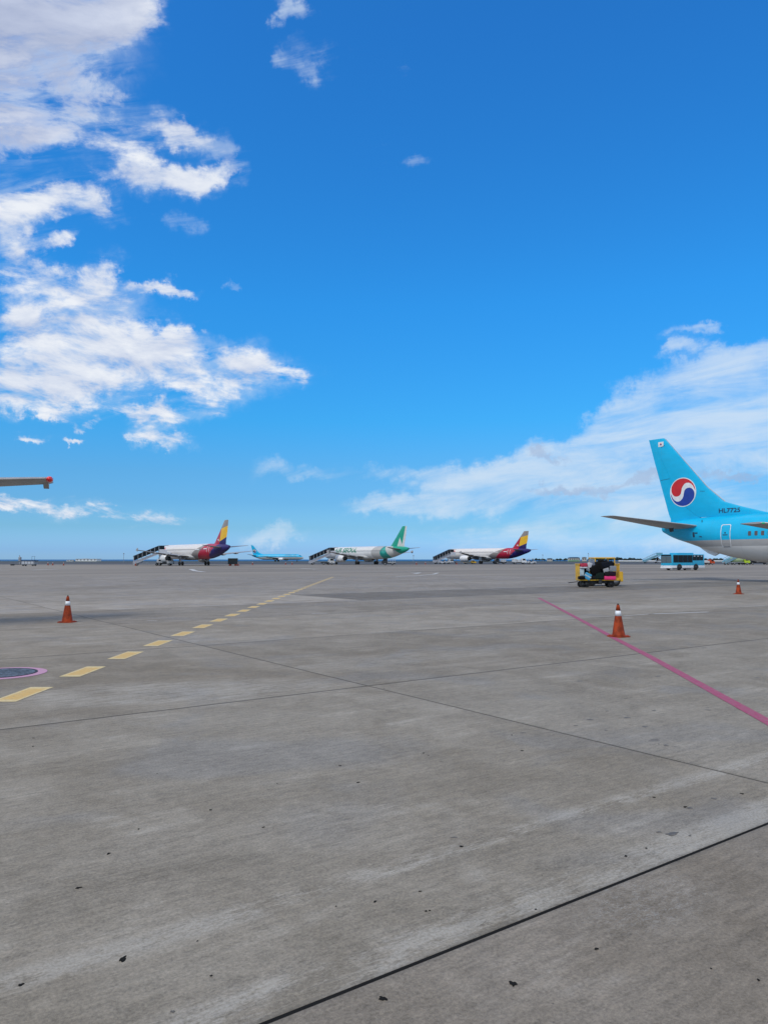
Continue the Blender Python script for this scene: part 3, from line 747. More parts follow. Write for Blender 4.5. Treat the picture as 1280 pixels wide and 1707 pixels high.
        bm = bm_new(); prism(bm, [(ex+el*.3, ez+er*.95), (ex-el*.2, ez+er*1.5), (ex-el*.9, ez+er*1.25), (ex-el*.7, ez+er*.4), (ex-el*.3, ez+er*.7)], sd*ey-.18, sd*ey+.18); build('pylon', bm, lgrey, root)
        # gear
        gx, gy = sp['gear']
        bm = bm_new(); cyl(bm, (gx, sd*gy, .55), (gx+.1, sd*(gy+.1), P.belly+1.1), .13, seg=10); cyl(bm, (gx, sd*gy, 1.0), (gx, sd*(gy-1.4), P.belly+.6), .07, seg=8); box(bm, gx-.55, gx+.55, sd*(gy+.35)-.03, sd*(gy+.35)+.03, .9, P.belly+.9)
        g_ = build('main_gear', bm, steel, root)
        for o_ in (-.42, .42):
            bm = bm_new(); lathe(bm, [(-.18, .42), (-.15, .54), (0, .575), (.15, .54), (.18, .42)], 20, Matrix.Translation((gx, sd*gy+o_, .57)) @ Matrix.Rotation(PI/2, 4, 'Z')); build('wheel', bm, rubber, g_, True)
    nx = sp['nose']; bm = bm_new(); cyl(bm, (nx, 0, .38), (nx+.1, 0, P.belly+.4), .09, seg=10); g_ = build('nose_gear', bm, steel, root)
    for o_ in (-.24, .24):
        bm = bm_new(); lathe(bm, [(-.1, .3), (-.08, .37), (0, .39), (.08, .37), (.1, .3)], 16, Matrix.Translation((nx, o_, .39)) @ Matrix.Rotation(PI/2, 4, 'Z')); build('wheel', bm, rubber, g_, True)
    def fmap(sd): return lambda s, z, off: sd*(P.half(s, z)+off)
    def finmap(sd):
        def g_(s, z, off):
            fs = f; z_ = min(max(z, fs[0][2]), fs[-1][2])
            for a, b in zip(fs, fs[1:]):
                if z_ <= b[2]:
                    k = (z_-a[2])/(b[2]-a[2]); le = a[0]+(b[0]-a[0])*k; ch = a[3]+(b[3]-a[3])*k; th = a[4]+(b[4]-a[4])*k
                    return sd*(th/2*airt(min(max((le-s)/ch, 0), 1))+off)
        return g_
    # windows, cockpit, doors
    wcell = .3
    s0, s1 = sp['ws']; wz = sp['wz']
    sides = (-1,) if detail > 1 else ((1,) if livery != 'kal' else (-1,))
    for sd in sides:
        if detail > 1:
            k = 0; s = s0
            wm = {}
            while s < s1:
                poly = [(-.09, -.17), (.09, -.17), (.12, -.13), (.12, .13), (.09, .17), (-.09, .17), (-.12, .13), (-.12, -.13)]
                y1_ = P.half(s, wz)
                key = round(y1_, 2)
                if key not in wm:
                    bm = bm_new(); bm.faces.new([bm.verts.new((a, sd*(P.half(s+a, wz+b)+.012), wz+b)) for a, b in poly]); o = build('cabin_window', bm, mat('cabin_window_glass', (.10, .085, .085), .2), root); wm[key] = o.data; o.location = (s, 0, 0)
                else:
                    o = link('cabin_window', wm[key], None, root, loc=(s, 0, 0))
                s += .508
        else:
            polys = []; s = s0
            while s < s1: polys.append([(s-.12, wz-.16), (s+.12, wz-.16), (s+.12, wz+.16), (s-.12, wz+.16)]); s += .53
            decal('cabin_windows', polys, fmap(sd), mat('small_window_glass', (.09, .10, .12), .3), root, .5, .012)['kind'] = 'stuff'
    polys = []
    for sd in (1, -1):
        z0 = P.crown-1.25; decal('cockpit_window', [[(P.L-3.1, z0), (P.L-2.2, z0-.1), (P.L-2.35, z0+.42), (P.L-3.0, z0+.55)], [(P.L-2.15, z0-.1), (P.L-1.75, z0-.12), (P.L-2.15, z0+.2), (P.L-2.3, z0+.4)]], fmap(sd), glass, root, .3, .015)
    def door(s, z0, z1, w, sd, outm, t=.05):
        r = .14
        def rr(g): return (arc(s+w/2-r+g, z1-r+g, r, 0, 90, 5)+arc(s-w/2+r-g, z1-r+g, r, 90, 180, 5)+arc(s-w/2+r-g, z0+r-g, r, 180, 270, 5)+arc(s+w/2-r+g, z0+r-g, r, 270, 360, 5))
        A, B = rr(0), rr(t); n_ = len(A)
        d_ = decal('door', [rr(-.02)], fmap(sd), Mb, root, .25, .010)
        decal('door_outline', [[A[i], A[(i+1) % n_], B[(i+1) % n_], B[i]] for i in range(n_)], fmap(sd), outm, d_, .4, .014)
        if detail > 1:
            decal('door_handle', [[(s-.24, z0+.86), (s+.20, z0+.86), (s+.20, z0+.93), (s-.24, z0+.93)], circle(s-.02, z1-.62, .07, 10)], fmap(sd), M_cnav, d_, .2, .016)
            decal('door_sill', [[(s-.3, z0-.07), (s+.3, z0-.07), (s+.3, z0-.025), (s-.3, z0-.025)]], fmap(sd), darkmet, d_, .2, .018)
    outm = M_cwh if livery == 'kal' else lgrey
    for sd in sides:
        door((s0-2.0) if kind == '737' else s0-1.7, wz-.96, wz+.72, .74, sd, outm); door(s1+.9, wz-.96, wz+.76, .84, sd, outm)
    # print
    if livery == 'kal':
        for sd in ((-1, 1) if detail > 1 else (-1,)):
            fm = finmap(sd); cx_, cz_, R_ = 1.98, 7.42, 1.17
            mx = (lambda pts: pts) if sd < 0 else (lambda pts: [(2*cx_-a, b) for a, b in pts])
            decal('emblem_ring', [mx(circle(cx_, cz_, R_*1.06, 56))], fm, M_cwh, root, .22, .010)
            # red: upper comma, blue: lower comma, white wave left between
            # red: upper outer rim from the right round to the left, bulb at left, inner edge follows the wave
            def W_(pts): return [(cx_+a*R_, cz_+b*R_) for a, b in pts]
            red = [(math.cos(math.radians(a)), math.sin(math.radians(a))) for a in range(2, 164, 9)]
            red += [(-.93, .16), (-.90, 0), (-.82, -.14), (-.70, -.24), (-.56, -.29), (-.40, -.28), (-.26, -.22), (-.15, -.10), (-.10, .08), (-.06, .28), (.04, .46), (.18, .60), (.34, .66), (.52, .65), (.68, .57), (.82, .42), (.91, .24)]
            decal('emblem_red', [mx(W_(red))], fm, M_cred, root, .22, .016)
            blu = [(-a, -b) for a, b in red]
            decal('emblem_blue', [mx(W_(blu))], fm, M_cblu, root, .22, .016)
            decal('flag', [[(-.28, 11.55), (.24, 11.55), (.24, 11.97), (-.28, 11.97)]], fm, M_cwh, root, .3, .010)
            decal('flag_mark', [mx(circle(-.02, 11.76, .09, 14)) if sd < 0 else circle(-.02, 11.76, .09, 14)], fm, M_cred, root, .3, .018)
            if detail > 1:
                decal('flag_mark', [arc(-.02, 11.76, .09, 180, 360, 8)], fm, M_cblu, root, .3, .024)
                lettering('registration', 'HL7725', 5.15 if sd < 0 else 6.8, 5.50, .50, fm, sd, M_cnav, root, 0, .010, 1.12, .2)
                decal('rudder_mark', [[(-.2, 8.58), (.75, 8.66), (.75, 8.69), (-.2, 8.61)], [(3.55, 7.38), (3.95, 7.34), (3.95, 7.37), (3.55, 7.41)], [(.0, 11.45), (.35, 11.62), (.35, 11.66), (.0, 11.48)]], fm, M_cnav, root, .3, .012)
        lettering('airline_title', 'KOREAN AIR', 26.5, 4.35, 1.15, fmap(-1), -1, M_cnav, root, .1, .02, 1.3, .4)
        if detail > 1:
            decal('vent', [[(3.35, 3.55), (3.55, 3.55), (3.55, 3.95), (3.35, 3.95)], [(3.58, 3.82), (3.85, 3.82), (3.85, 3.93), (3.58, 3.93)], [(4.0, 3.55), (4.25, 3.52), (4.25, 3.60), (4.0, 3.62)]], fmap(-1), M_cnav, root, .2, .012)
            bm = bm_new(); prism(bm, [(3.0, 3.02), (5.2, 2.32), (4.6, 2.02), (4.1, 2.22), (3.7, 2.5)], -.14, .14); build('tail_skid', bm, M_cwh, root)
            bm = bm_new(); prism(bm, [(7.2, 1.9), (8.2, 1.75), (7.9, 1.45), (7.6, 1.5)], -.03, .03); build('antenna', bm, darkmet, root)
            bm = bm_new(); cyl(bm, (-.06, 0, P.crown-.92), (.05, 0, P.crown-.90), .2, .22, 20); build('exhaust_outlet', bm, darkmet, root, True)
            bm = bm_new(); cyl(bm, (4.1, -.95, 4.55), (4.1, -.95, 4.95), .03, seg=8); build('drain_mast', bm, darkmet, root)
            bm = bm_new(); prism(bm, [(2.0, 4.3), (2.4, 4.32), (2.4, 4.02), (2.1, 3.98)], -2.4, -2.34); build('hinge_fairing', bm, darkmet, root)
    elif livery == 'asi':
        decal('emblem', [[(37.6, 4.75), (36.6, 5.35), (36.9, 4.9), (37.2, 4.5)], [(36.9, 4.85), (36.2, 5.0), (36.6, 4.4)]], fmap(1), M_cred, root, .4, .012)
        decal('emblem', [[(5.9, 6.55), (6.35, 6.8), (5.95, 6.85), (5.7, 7.15), (5.7, 6.85), (5.3, 6.7), (5.65, 6.62), (5.65, 6.3)]], finmap(1), M_cwh, root, .3, .012)
        decal('registration_stripe', [[(13.6, 4.25), (16.2, 4.25), (16.2, 4.45), (13.6, 4.45)], [(9.6, 4.4), (11.2, 4.4), (11.2, 4.62), (9.6, 4.62)]], fmap(1), M_cwh, root, .4, .012)
        decal('tail_door_outline', [[(8.2, 3.6), (8.35, 3.6), (8.35, 5.2), (8.2, 5.2)], [(9.2, 3.6), (9.35, 3.6), (9.35, 5.2), (9.2, 5.2)]], fmap(1), M_cwh, root, .4, .014)
    else:
        lettering('airline_title', 'AIR SEOUL', 36.3, 3.98, 2.0, fmap(1), 1, M_mint, root, .2, .055, 1.30, .5)
        decal('emblem', [[(a-1.9, b) for a, b in [(41.2, 3.9), (40.5, 3.9), (40.1, 4.6), (39.5, 3.9), (38.8, 3.9), (39.6, 4.8), (38.7, 5.6), (39.5, 5.6), (40.1, 5.0), (40.4, 5.6), (41.2, 5.6), (40.7, 4.8)]]], fmap(1), TEALM, root, .4, .012)
        decal('band_emblem', [circle(9.9, 4.3, .9, 20)], fmap(1), mat('band_emblem_green', (.03, .36, .30), .4), root, .4, .012)
    return root, P
TEALM = mat('dark_teal_decal', (.01, .10, .09), .4)

th = math.radians(53)
hz = math.atan2(-math.sin(th), math.cos(th))
big, PB = make_plane('737', 'kal', (24.25, 65.0, 0), hz, 'big sky blue airliner tail with a red and blue round emblem at right', 2)
hA = math.atan2(.78, -.627)
make_plane('321', 'asi', (-39.1, 190, 0), hA, 'white airliner with yellow and red tail fin, leftmost of the parked jets', 1, None)
make_plane('321', 'seo', (7.4, 226, 0), hA, 'white airliner with green tail fin and AIR SEOUL in green on its side', 1, None)
make_plane('321', 'asi', (51.9, 266, 0), hA, 'white airliner with yellow and red tail fin, right of the green one', 1, None)
# far one taxiing on the runway, nose to the right
make_plane('737', 'kal', (X(421, 560), 560, 0), math.radians(-14), 'small sky blue airliner far away on the runway, between two parked jets', 1, None)
# aircraft parked out of frame at left: its port wing tip reaches into view
rz = math.radians(-70)
yo = make_plane('737', 'kal', (0, 0, 0), rz, 'mostly unseen airliner at the left edge, only its grey wing tip with red light showing', 1, None)[0]
tip = Vector((-9.33, 21.2)); R2 = Matrix.Rotation(rz, 2); loc = R2 @ Vector((17.0, 17.35)); yo.location = (tip.x-loc.x, tip.y-loc.y, .28)
bm = bm_new(); prism(bm, [(16.9, 3.68), (16.85, 3.60), (16.6, 3.50), (16.5, 3.50), (16.6, 3.68)], 17.02, 17.16); build('static_fin', bm, M_wing, yo)

# ------------------------------------------------------------------ ground vehicles and equipment
def wheel(bm_parent, x, y, r, w, name='wheel', parent=None, rim=True, rm=None):
    M = Matrix.Translation((x, y, r)) @ Matrix.Rotation(PI/2, 4, 'Z')
    bm = bm_new(); lathe(bm, [(-w/2, r*.7), (-w/2, r*.93), (-w*.3, r), (w*.3, r), (w/2, r*.93), (w/2, r*.7)], 20, M); o = build(name, bm, rubber, parent, True)
    if rim:
        bm = bm_new(); lathe(bm, [(-w/2-.012, r*.55), (w/2+.012, r*.55)], 14, M); build('rim', bm, rm or greyp, o, True)
    return o
def stairs_truck(loc, rz, label, cpaint, group='boarding stairs beside the parked jets', H=3.4, canopy=True):
    """foot of the stairs at x=0, platform at high x"""
    t = empty('boarding_stairs', loc, rz, label, 'boarding stairs', group)
    L1 = 6.6; W = 1.5; z0 = .55; sl = (H-z0)/L1
    bm = bm_new(); box(bm, -.2, 7.6, -W/2+.1, W/2-.1, .45, .75, .03); build('chassis', bm, greyp, t)
    for x in (1.0, 6.2):
        for sd in (-1, 1): wheel(None, x, sd*(W/2-.05), .38, .24, parent=t)
    bm = bm_new(); box(bm, 6.2, 8.0, -W/2, W/2, .5, 1.75, .08); c = build('cab', bm, offwhite, t)
    bm = bm_new(); box(bm, 6.6, 8.02, -W/2-.01, W/2+.01, 1.15, 1.62); build('cab_window', bm, glass, c)
    for sd in (-1, 1):
        bm = bm_new(); y_ = sd*W/2
        prism(bm, [(0, z0-.25), (L1+.1, H-.28), (L1+.1, H+.35), (0, z0+.55)], y_, y_+sd*.06); sp_ = build('side_panel', bm, cpaint, t)
        for k in range(3):
            o_ = .05+.22*k; bm = bm_new(); prism(bm, [(0, z0-.1+o_), (L1, H-.14+o_*.7), (L1, H-.06+o_*.7), (0, z0-.02+o_)], y_+sd*.062, y_+sd*.075); build('stripe', bm, mat('stripe_grey', (.26, .28, .33), .5), sp_)
        bm = bm_new(); prism(bm, [(L1+.1, H-.1), (L1+2.2, H-.1), (L1+2.2, H+1.0), (L1+.1, H+1.0)], y_, y_+sd*.05); build('platform_rail', bm, cpaint, t)
    bm = bm_new()
    for i in range(17):
        x = i*L1/17; z = z0+(i+1)*(H-z0)/17; box(bm, x, x+L1/17+.05, -W/2+.02, W/2-.02, z-.05, z)
    build('steps', bm, lgrey, t)
    bm = bm_new(); box(bm, L1, L1+2.3, -W/2, W/2, H-.12, H); build('platform', bm, lgrey, t)
    for x, z in ((2.2, .7), (6.7, .7)):
        bm = bm_new(); cyl(bm, (x, 0, z), (x+.3, 0, z0+(x+.3)*sl-.1), .09, seg=8); build('lift_strut', bm, steel, t)
    if canopy:
        for sd in (-1, 1):
            for i in range(6):
                x0 = .2+i*(L1-.1)/6; x1 = x0+(L1-.1)/6-.14
                za, zb = z0+x0*sl, z0+x1*sl
                bm = bm_new(); prism(bm, [(x0, za+.75), (x1, zb+.75), (x1, zb+1.95), (x0, za+1.95)], sd*(W/2+.01), sd*(W/2+.045)); build('canopy_pane', bm, glass, t)
            bm = bm_new()
            for i in range(7):
                x0 = .1+i*(L1-.1)/6; za = z0+x0*sl; box(bm, x0-.04, x0+.05, sd*(W/2+.02)-.04, sd*(W/2+.02)+.04, za+.5, za+2.0)
            build('canopy_posts', bm, lgrey, t)
        bm = bm_new(); prism(bm, [(-.1, z0+1.95), (L1+.1, H+1.98), (L1+2.6, H+2.05), (L1+2.6, H+2.13), (L1, H+2.07), (-.1, z0+2.03)], -W/2-.08, W/2+.08); build('canopy_roof', bm, darkmet, t)
        for sd in (-1, 1):
            bm = bm_new(); prism(bm, [(L1+.2, H+1.05), (L1+1.5, H+1.05), (L1+1.5, H+1.98), (L1+.2, H+1.98)], sd*(W/2), sd*(W/2+.035)); build('canopy_pane', bm, glass, t)
    else:
        bm = bm_new()
        for sd in (-1, 1):
            cyl(bm, (0, sd*W/2, z0+1.2), (L1, sd*W/2, H+1.1), .05, seg=6); cyl(bm, (L1, sd*W/2, H+1.1), (L1+2.2, sd*W/2, H+1.1), .05, seg=6)
        build('handrail', bm, darkmet, t)
    return t
M_stair = mat('stairs_white_grey', (.56, .58, .62), .45); M_stairb = mat('stairs_light_blue', (.16, .42, .52), .45)
def at(px, Y, z=0): return Vector((X(px, Y), Y, z))
r_ang = math.atan2(.627, .78)      # stairs run up towards the jet's port door
st1 = stairs_truck(at(223, 205), r_ang*.55, 'leftmost boarding stairs with dark canopy, at the leftmost white and red jet', M_stair)
copy_tree(st1, None, at(516, 240), r_ang*.5, 'boarding stairs with dark canopy at the nose of the AIR SEOUL jet')
copy_tree(st1, None, at(722.5, 284), r_ang*.5, 'boarding stairs with dark canopy at the jet right of the green one')
s4 = stairs_truck(at(1205, 235), .25, 'light blue boarding stairs standing below the belly of the big blue airliner', M_stairb, 'light blue boarding stairs at right', canopy=False)
copy_tree(s4, None, at(1071, 330), .15, 'light blue boarding stairs far away just left of the bus')

def truck(loc, rz, label, cbody, cbed, L=5.0, W=1.9, group=None, cat='truck', rails=False, load=None, name='flatbed_truck'):
    t = empty(name, loc, rz, label, cat, group)
    bm = bm_new(); box(bm, 0, L, -W/2+.1, W/2-.1, .42, .68, .02); build('chassis', bm, darkmet, t)
    for x in (.9, L-1.0):
        for sd in (-1, 1): wheel(None, x, sd*(W/2-.1), .36, .24, parent=t)
    bm = bm_new(); vs = [(L-1.7, .5), (L, .5), (L, 1.15), (L-.3, 1.3), (L-.62, 2.0), (L-1.7, 2.05)]
    prism(bm, vs, -W/2, W/2); es = [e for e in bm.edges]; bmesh.ops.bevel(bm, geom=es, offset=.05, segments=2, affect='EDGES'); c = build('cab', bm, cbody, t)
    bm = bm_new(); prism(bm, [(L-1.45, 1.3), (L-.42, 1.3), (L-.68, 1.9), (L-1.45, 1.92)], -W/2-.01, W/2+.01); build('cab_window', bm, glass, c)
    bm = bm_new(); prism(bm, [(L-.33, 1.34), (L-.27, 1.34), (L-.55, 1.92), (L-.62, 1.92)], -W/2+.1, W/2-.1); build('windscreen', bm, glass, c)
    bm = bm_new(); box(bm, 0, L-1.8, -W/2, W/2, .69, .80, .01); build('bed', bm, cbed, t)
    if rails:
        bm = bm_new()
        for x in (0.03, (L-1.8)/3, 2*(L-1.8)/3, L-1.83):
            for y in (-W/2+.03, W/2-.03): box(bm, x-.03, x+.03, y-.03, y+.03, .80, 1.95)
        for z in (1.3, 1.92):
            for y in (-W/2+.03, W/2-.03): box(bm, 0, L-1.8, y-.025, y+.025, z, z+.05)
        build('rails', bm, lgrey, t)
    if load:
        for x0, x1, z1 in load:
            bm = bm_new(); box(bm, x0, x1, -W/2+.1, W/2-.1, .81, z1, .04); build('load_box', bm, offwhite, t)
    return t
def tractor(loc, rz, label, cp, cab=True, group=None):
    t = empty('tow_tractor', loc, rz, label, 'tow tractor', group); W = 1.5; L = 3.0
    bm = bm_new(); prism(bm, [(0, .3), (L, .3), (L, .95), (L-1.2, 1.02), (L-1.25, .75), (.9, .75), (.85, 1.0), (0, .98)], -W/2, W/2)
    bmesh.ops.bevel(bm, geom=list(bm.edges), offset=.03, segments=2, affect='EDGES'); build('body', bm, cp, t)
    for x in (.6, L-.6):
        for sd in (-1, 1): wheel(None, x, sd*(W/2-.02), .36, .26, parent=t)
    bm = bm_new(); box(bm, .95, 1.4, -.5, .5, .76, .98, .04); box(bm, .9, 1.05, -.5, .5, .98, 1.42, .04); build('seat', bm, black, t)
    bm = bm_new(); cyl(bm, (1.85, .25, .95), (1.7, .25, 1.2), .02, seg=8); lathe(bm, [(-.01, .18), (.01, .18)], 16, Matrix.Translation((1.69, .25, 1.21)) @ Matrix.Rotation(math.radians(-60), 4, 'Y')); build('steering_wheel', bm, black, t)
    if cab:
        bm = bm_new(); box(bm, .55, 2.15, -W/2, W/2, 1.86, 1.96, .03); build('roof', bm, cp, t)
        bm = bm_new()
        for x in (.62, 2.08):
            for y in (-W/2+.04, W/2-.04): box(bm, x-.03, x+.03, y-.03, y+.03, .9, 1.87)
        build('posts', bm, cp, t)
        bm = bm_new(); box(bm, 2.085, 2.10, -W/2+.08, W/2-.08, 1.05, 1.84); build('windscreen', bm, mat('pale_glass', (.25, .3, .34), .1), t)
    bm = bm_new(); box(bm, L, L+.1, -W/2+.1, W/2-.1, .32, .5); build('bumper', bm, darkmet, t)
    for sd in (-1, 1):
        bm = bm_new(); cyl(bm, (L, sd*.5, .78), (L+.03, sd*.5, .78), .09, seg=14); build('headlight', bm, white, t)
    return t

# ---- yellow baggage cart with its load, and the tractor behind it
YC = 46.9
x0, x1 = X(960.5, YC), X(1031, YC)            # body from left panel to right panel
Wc = x1-x0
cart = empty('baggage_cart', (x0, YC, 0), 0, 'yellow open baggage cart piled with suitcases', 'baggage cart')
DP = .95
bm = bm_new(); box(bm, .02, Wc-.12, -DP/2, DP/2, .42, .60, .02); build('bed', bm, yellow, cart)
for xa in (0, Wc-.17):
    bm = bm_new(); n_ = 5
    for i in range(n_): box(bm, xa+.01, xa+.05, -DP/2+i*DP/n_+.01, -DP/2+(i+1)*DP/n_-.05, .605, 1.40, .01)
    box(bm, xa-.01, xa+.07, -DP/2-.01, DP/2+.01, 1.401, 1.47, .01); build('end_panel', bm, yellow, cart)
for xa in (.28, .50, Wc-.62):
    for sd in (-1, 1): wheel(None, xa, sd*(DP/2-.18), .19 if xa < .4 else .21, .13, parent=cart, rim=True, rm=darkmet)
bm = bm_new(); box(bm, .2, Wc-.4, -.2, .2, .24, .41, .02); box(bm, Wc/2-.12, Wc/2+.08, -DP/2-.05, DP/2, .2, .47, .02); build('axle_frame', bm, darkmet, cart)
bm = bm_new(); cyl(bm, (.05, 0, .35), (-.55, 0, .28), .025, seg=8); build('drawbar', bm, darkmet, cart)
def bag(px0, px1, py0, py1, label, c, dy=-.35, dep=.45, bev=.06, rot=0.0, hard=False, handle=True, band=None, up=False):
    dy = max(dy, -.36); Yb = YC+dy; w = (px1-px0)/FOC*Yb; h = (py1-py0)/FOC*Yb; xc = X((px0+px1)/2, Yb); zb = CAM_H-(py1-932)/FOC*Yb
    t = empty('suitcase' if hard else 'travel_bag', (xc, Yb, zb), 0, label, 'suitcase' if hard else 'bag', 'baggage piled on the yellow cart')
    M = Matrix.Translation((0, 0, h/2)) @ Matrix.Rotation(math.radians(rot), 4, 'Y') @ Matrix.Translation((0, 0, -h/2))
    bm = bm_new(); vs = box(bm, -w/2, w/2, -dep/2, dep/2, 0, h, min(bev, h*.3, w*.3), M); build('shell', bm, c, t, autosm=True)
    if hard:
        bm = bm_new()
        for i in range(5):
            xx = -w/2+w*(i+.5)/5; box(bm, xx-.012, xx+.012, -dep/2-.008, -dep/2+.01, h*.12, h*.88, 0, M)
        build('rib', bm, c, t)
    else:
        bm = bm_new(); box(bm, -w*.36, w*.36, -dep/2-.035, -dep/2+.02, h*.15, h*.55, .015, M); build('pocket', bm, c, t)
    if handle:
        bm = bm_new(); box(bm, -w*.16, w*.16, -.03, .03, h+.002, h+.03, .008, M); build('handle', bm, darkmet, t)
    if band:
        bm = bm_new(); box(bm, -w/2-.004, w/2+.004, -dep/2-.006, dep/2+.006, h*.42, h*.62, 0, M); build('band', bm, band, t)
    return t
pinkm = mat('hot_pink_shell', (.80, .04, .20), .35); blum = mat('light_blue_shell', (.06, .36, .62), .4); palem_ = mat('pale_blue_cloth', (.42, .52, .56), .6)
crim = mat('crimson_cloth', (.38, .015, .05), .6); silv = mat('silver_shell', (.26, .28, .31), .35, .2); navy = mat('dark_navy_cloth', (.006, .009, .016), .8, spec=.15)
cha = mat('charcoal_cloth', (.012, .012, .014), .8, spec=.15); whc = mat('white_grey_cloth', (.48, .49, .52), .7); grn = mat('dark_green_cloth', (.008, .018, .015), .8, spec=.15)
bag(1004.5, 1024, 959.8, 966.4, 'hot pink suitcase lying at the bottom right of the cart', pinkm, -.48, .4, .05, 0, True)
bag(972, 983, 955, 965.8, 'light blue suitcase tilted at the lower left of the cart', blum, -.50, .35, .04, 28, True, True, mat('cream_band', (.6, .6, .5), .6))
bag(964.5, 971.5, 947.5, 960, 'pale blue grey bag standing upright at the left end of the cart', palem_, -.42, .35, .03)
bag(963, 973, 960, 965.8, 'small black bag lying in the lower left corner of the cart', black, -.35, .4, .03, 0)
bag(965, 977, 939, 945.5, 'crimson bag with a white strip on top of the left end of the load', crim, -.30, .5, .05, -4, band=None)
bag(964, 976.5, 944.6, 947.4, 'thin white bag squeezed under the crimson bag', whc, -.32, .5, .015, 0, handle=False)
bag(977, 983.5, 937.5, 952, 'white and grey soft bag leaning upright near the left of the load', whc, -.25, .35, .04, 22)
bag(983, 990, 935, 948, 'grey blue rucksack on top left of the black bags', mat('slate_cloth', (.14, .17, .23), .7), -.1, .4, .05, -8)
bag(971, 980, 947, 958, 'black upright case behind the pale blue bag', black, -.1, .4, .03, 0)
bag(982, 997, 943, 956, 'large black suitcase in the middle of the load', black, -.38, .45, .04, -25, True)
bag(978, 992, 955, 965.8, 'black case at the bottom left of the middle', cha, -.28, .45, .03, 0)
bag(990, 1004, 954, 965.6, 'dark green black case at the bottom of the middle', grn, -.42, .4, .03, 4)
bag(990, 1006, 938, 950, 'black holdall heaped on top of the middle suitcases', black, -.20, .5, .06, 18)
bag(1000, 1019, 936, 946.5, 'wide black duffel bag lying on top of the right half', navy, -.22, .5, .05, -8)
bag(1003, 1013, 947, 953.6, 'light grey case peeping out right of the middle', mat('grey_shell', (.34, .35, .37), .4), -.30, .4, .03, -18, True)
bag(1005, 1014, 953, 960, 'black round bag sitting on the pink suitcase', cha, -.40, .4, .05, 6)
bag(1014, 1024.5, 943.2, 952.4, 'blue grey hard case at the top of the right end of the load', silv, -.45, .45, .02, 0, True)
bag(1013, 1024, 952.8, 959.6, 'black purple bag between the grey case and the pink suitcase', mat('plum_cloth', (.02, .008, .022), .8, spec=.15), -.40, .4, .03)
bag(1011, 1022, 937, 943, 'black bag on top of the blue grey hard case', black, -.25, .4, .05, 5)
bag(996, 1012, 944, 955.5, 'black soft bag pressed between the middle suitcases and the grey hard case', black, -.12, .4, .05, 10)
bag(983, 1000, 948, 958, 'black holdall lying flat in the middle of the load', cha, -.18, .4, .05, -4)
bag(1000, 1012, 953, 965.6, 'black case standing left of the pink suitcase', black, -.15, .4, .03, 0)
bag(996, 1010, 933.5, 940, 'small black bag at the very top of the load', black, -.05, .4, .04, 6)
tg = tractor((X(1034.5, 49.2), 49.6, 0), math.radians(180), 'yellow tow tractor with a canopy roof standing behind the baggage cart', yellow)
tg.scale = (.86, 1, .955)

# ---- the bus
bl = mat('bus_blue', (.015, .43, .68), .3, coat=.4)
def bus():
    L, W, H = 7.1, 2.35, 2.62; a = math.radians(25.5)
    Yb = 118.0; t = empty('bus', (X(1119, Yb), Yb, 0), PI+a, 'light blue apron bus with dark windows and a white skirt', 'bus')
    # x from front (0) to the rear: local +x points to the front, body extends to -x
    def side(name, pts, y, th_, m, par): bm = bm_new(); prism(bm, pts, y, y+th_); return build(name, bm, m, par)
    bm = bm_new(); box(bm, -L, 0, 0-.0, -W if False else -W, .32, H-.1, .10); body = build('body', bm, bl, t, autosm=True)
    # skirt
    bm = bm_new(); box(bm, -L-.01, .012, -W-.012, .012, .30, .74, .03); build('skirt', bm, white, t, autosm=True)
    # roof units
    bm = bm_new(); box(bm, -L*.72, -L*.22, -W+.35, -.35, H-.101, H+.14, .07); build('roof_unit', bm, bl, t)
    # windows: near side is y=0 (facing the camera)
    n_ = 6
    xs = [-.25-i*(L-2.9)/4.0 for i in range(5)]
    for i in range(4):
        bm = bm_new(); box(bm, xs[i+1]+.02, xs[i]-.02, .002, .025, 1.22, H-.22, .008); build('side_window', bm, glass, t)
    for i in range(3):
        xa = xs[4]-.05-i*.78; bm = bm_new(); box(bm, xa-.74, xa, .002, .025, 1.55, H-.22, .008); w_ = build('side_window', bm, glass, t)
        bm = bm_new(); box(bm, xa-.55, xa-.2, .026, .034, H-.46, H-.30); build('vent', bm, lgrey, w_)
    bm = bm_new(); box(bm, .002, .03, -W+.10, -.10, 1.15, H-.42, .01); ws_ = build('windscreen', bm, mat('windscreen_glass', (.10, .14, .16), .12), t)
    bm = bm_new(); box(bm, .031, .04, -W/2-.02, -W/2+.02, 1.15, H-.42); build('divider', bm, darkmet, ws_)
    bm = bm_new(); box(bm, .002, .03, -W+.14, -.14, H-.38, H-.16, .01); build('destination_board', bm, glass, t)
    for y in (-.3, -W+.3):
        bm = bm_new(); box(bm, .013, .04, y-.17, y+.17, .62, .76, .02); build('headlight', bm, M_cwh, t)
    bm = bm_new(); box(bm, .03, .10, -W, 0, .30, .48, .03); build('bumper', bm, white, t)
    for x in (-1.55, -5.15):
        for y in (-.10, -W+.10): wheel(None, x, y, .44, .26, parent=t, rm=darkmet)
        bm = bm_new(); pts = [(x+.56*math.cos(math.radians(q_)), .44+.56*math.sin(math.radians(q_))) for q_ in range(-10, 191, 20)]; prism(bm, pts, .006, .02); build('wheel_arch', bm, darkmet, t)
    bm = bm_new(); cyl(bm, (.05, -W-.05, H-.35), (.4, -W-.25, H-.55), .03, seg=6); box(bm, .34, .44, -W-.42, -W-.16, H-1.15, H-.55, .02); build('mirror', bm, black, t)
    bm = bm_new(); box(bm, -4.1, -3.0, .0, -.4, .12, .32, .02); box(bm, -3.4, -2.4, -W+.1, -W+.5, .12, .32); build('underbody_tank', bm, darkmet, t)
    return t
bus()

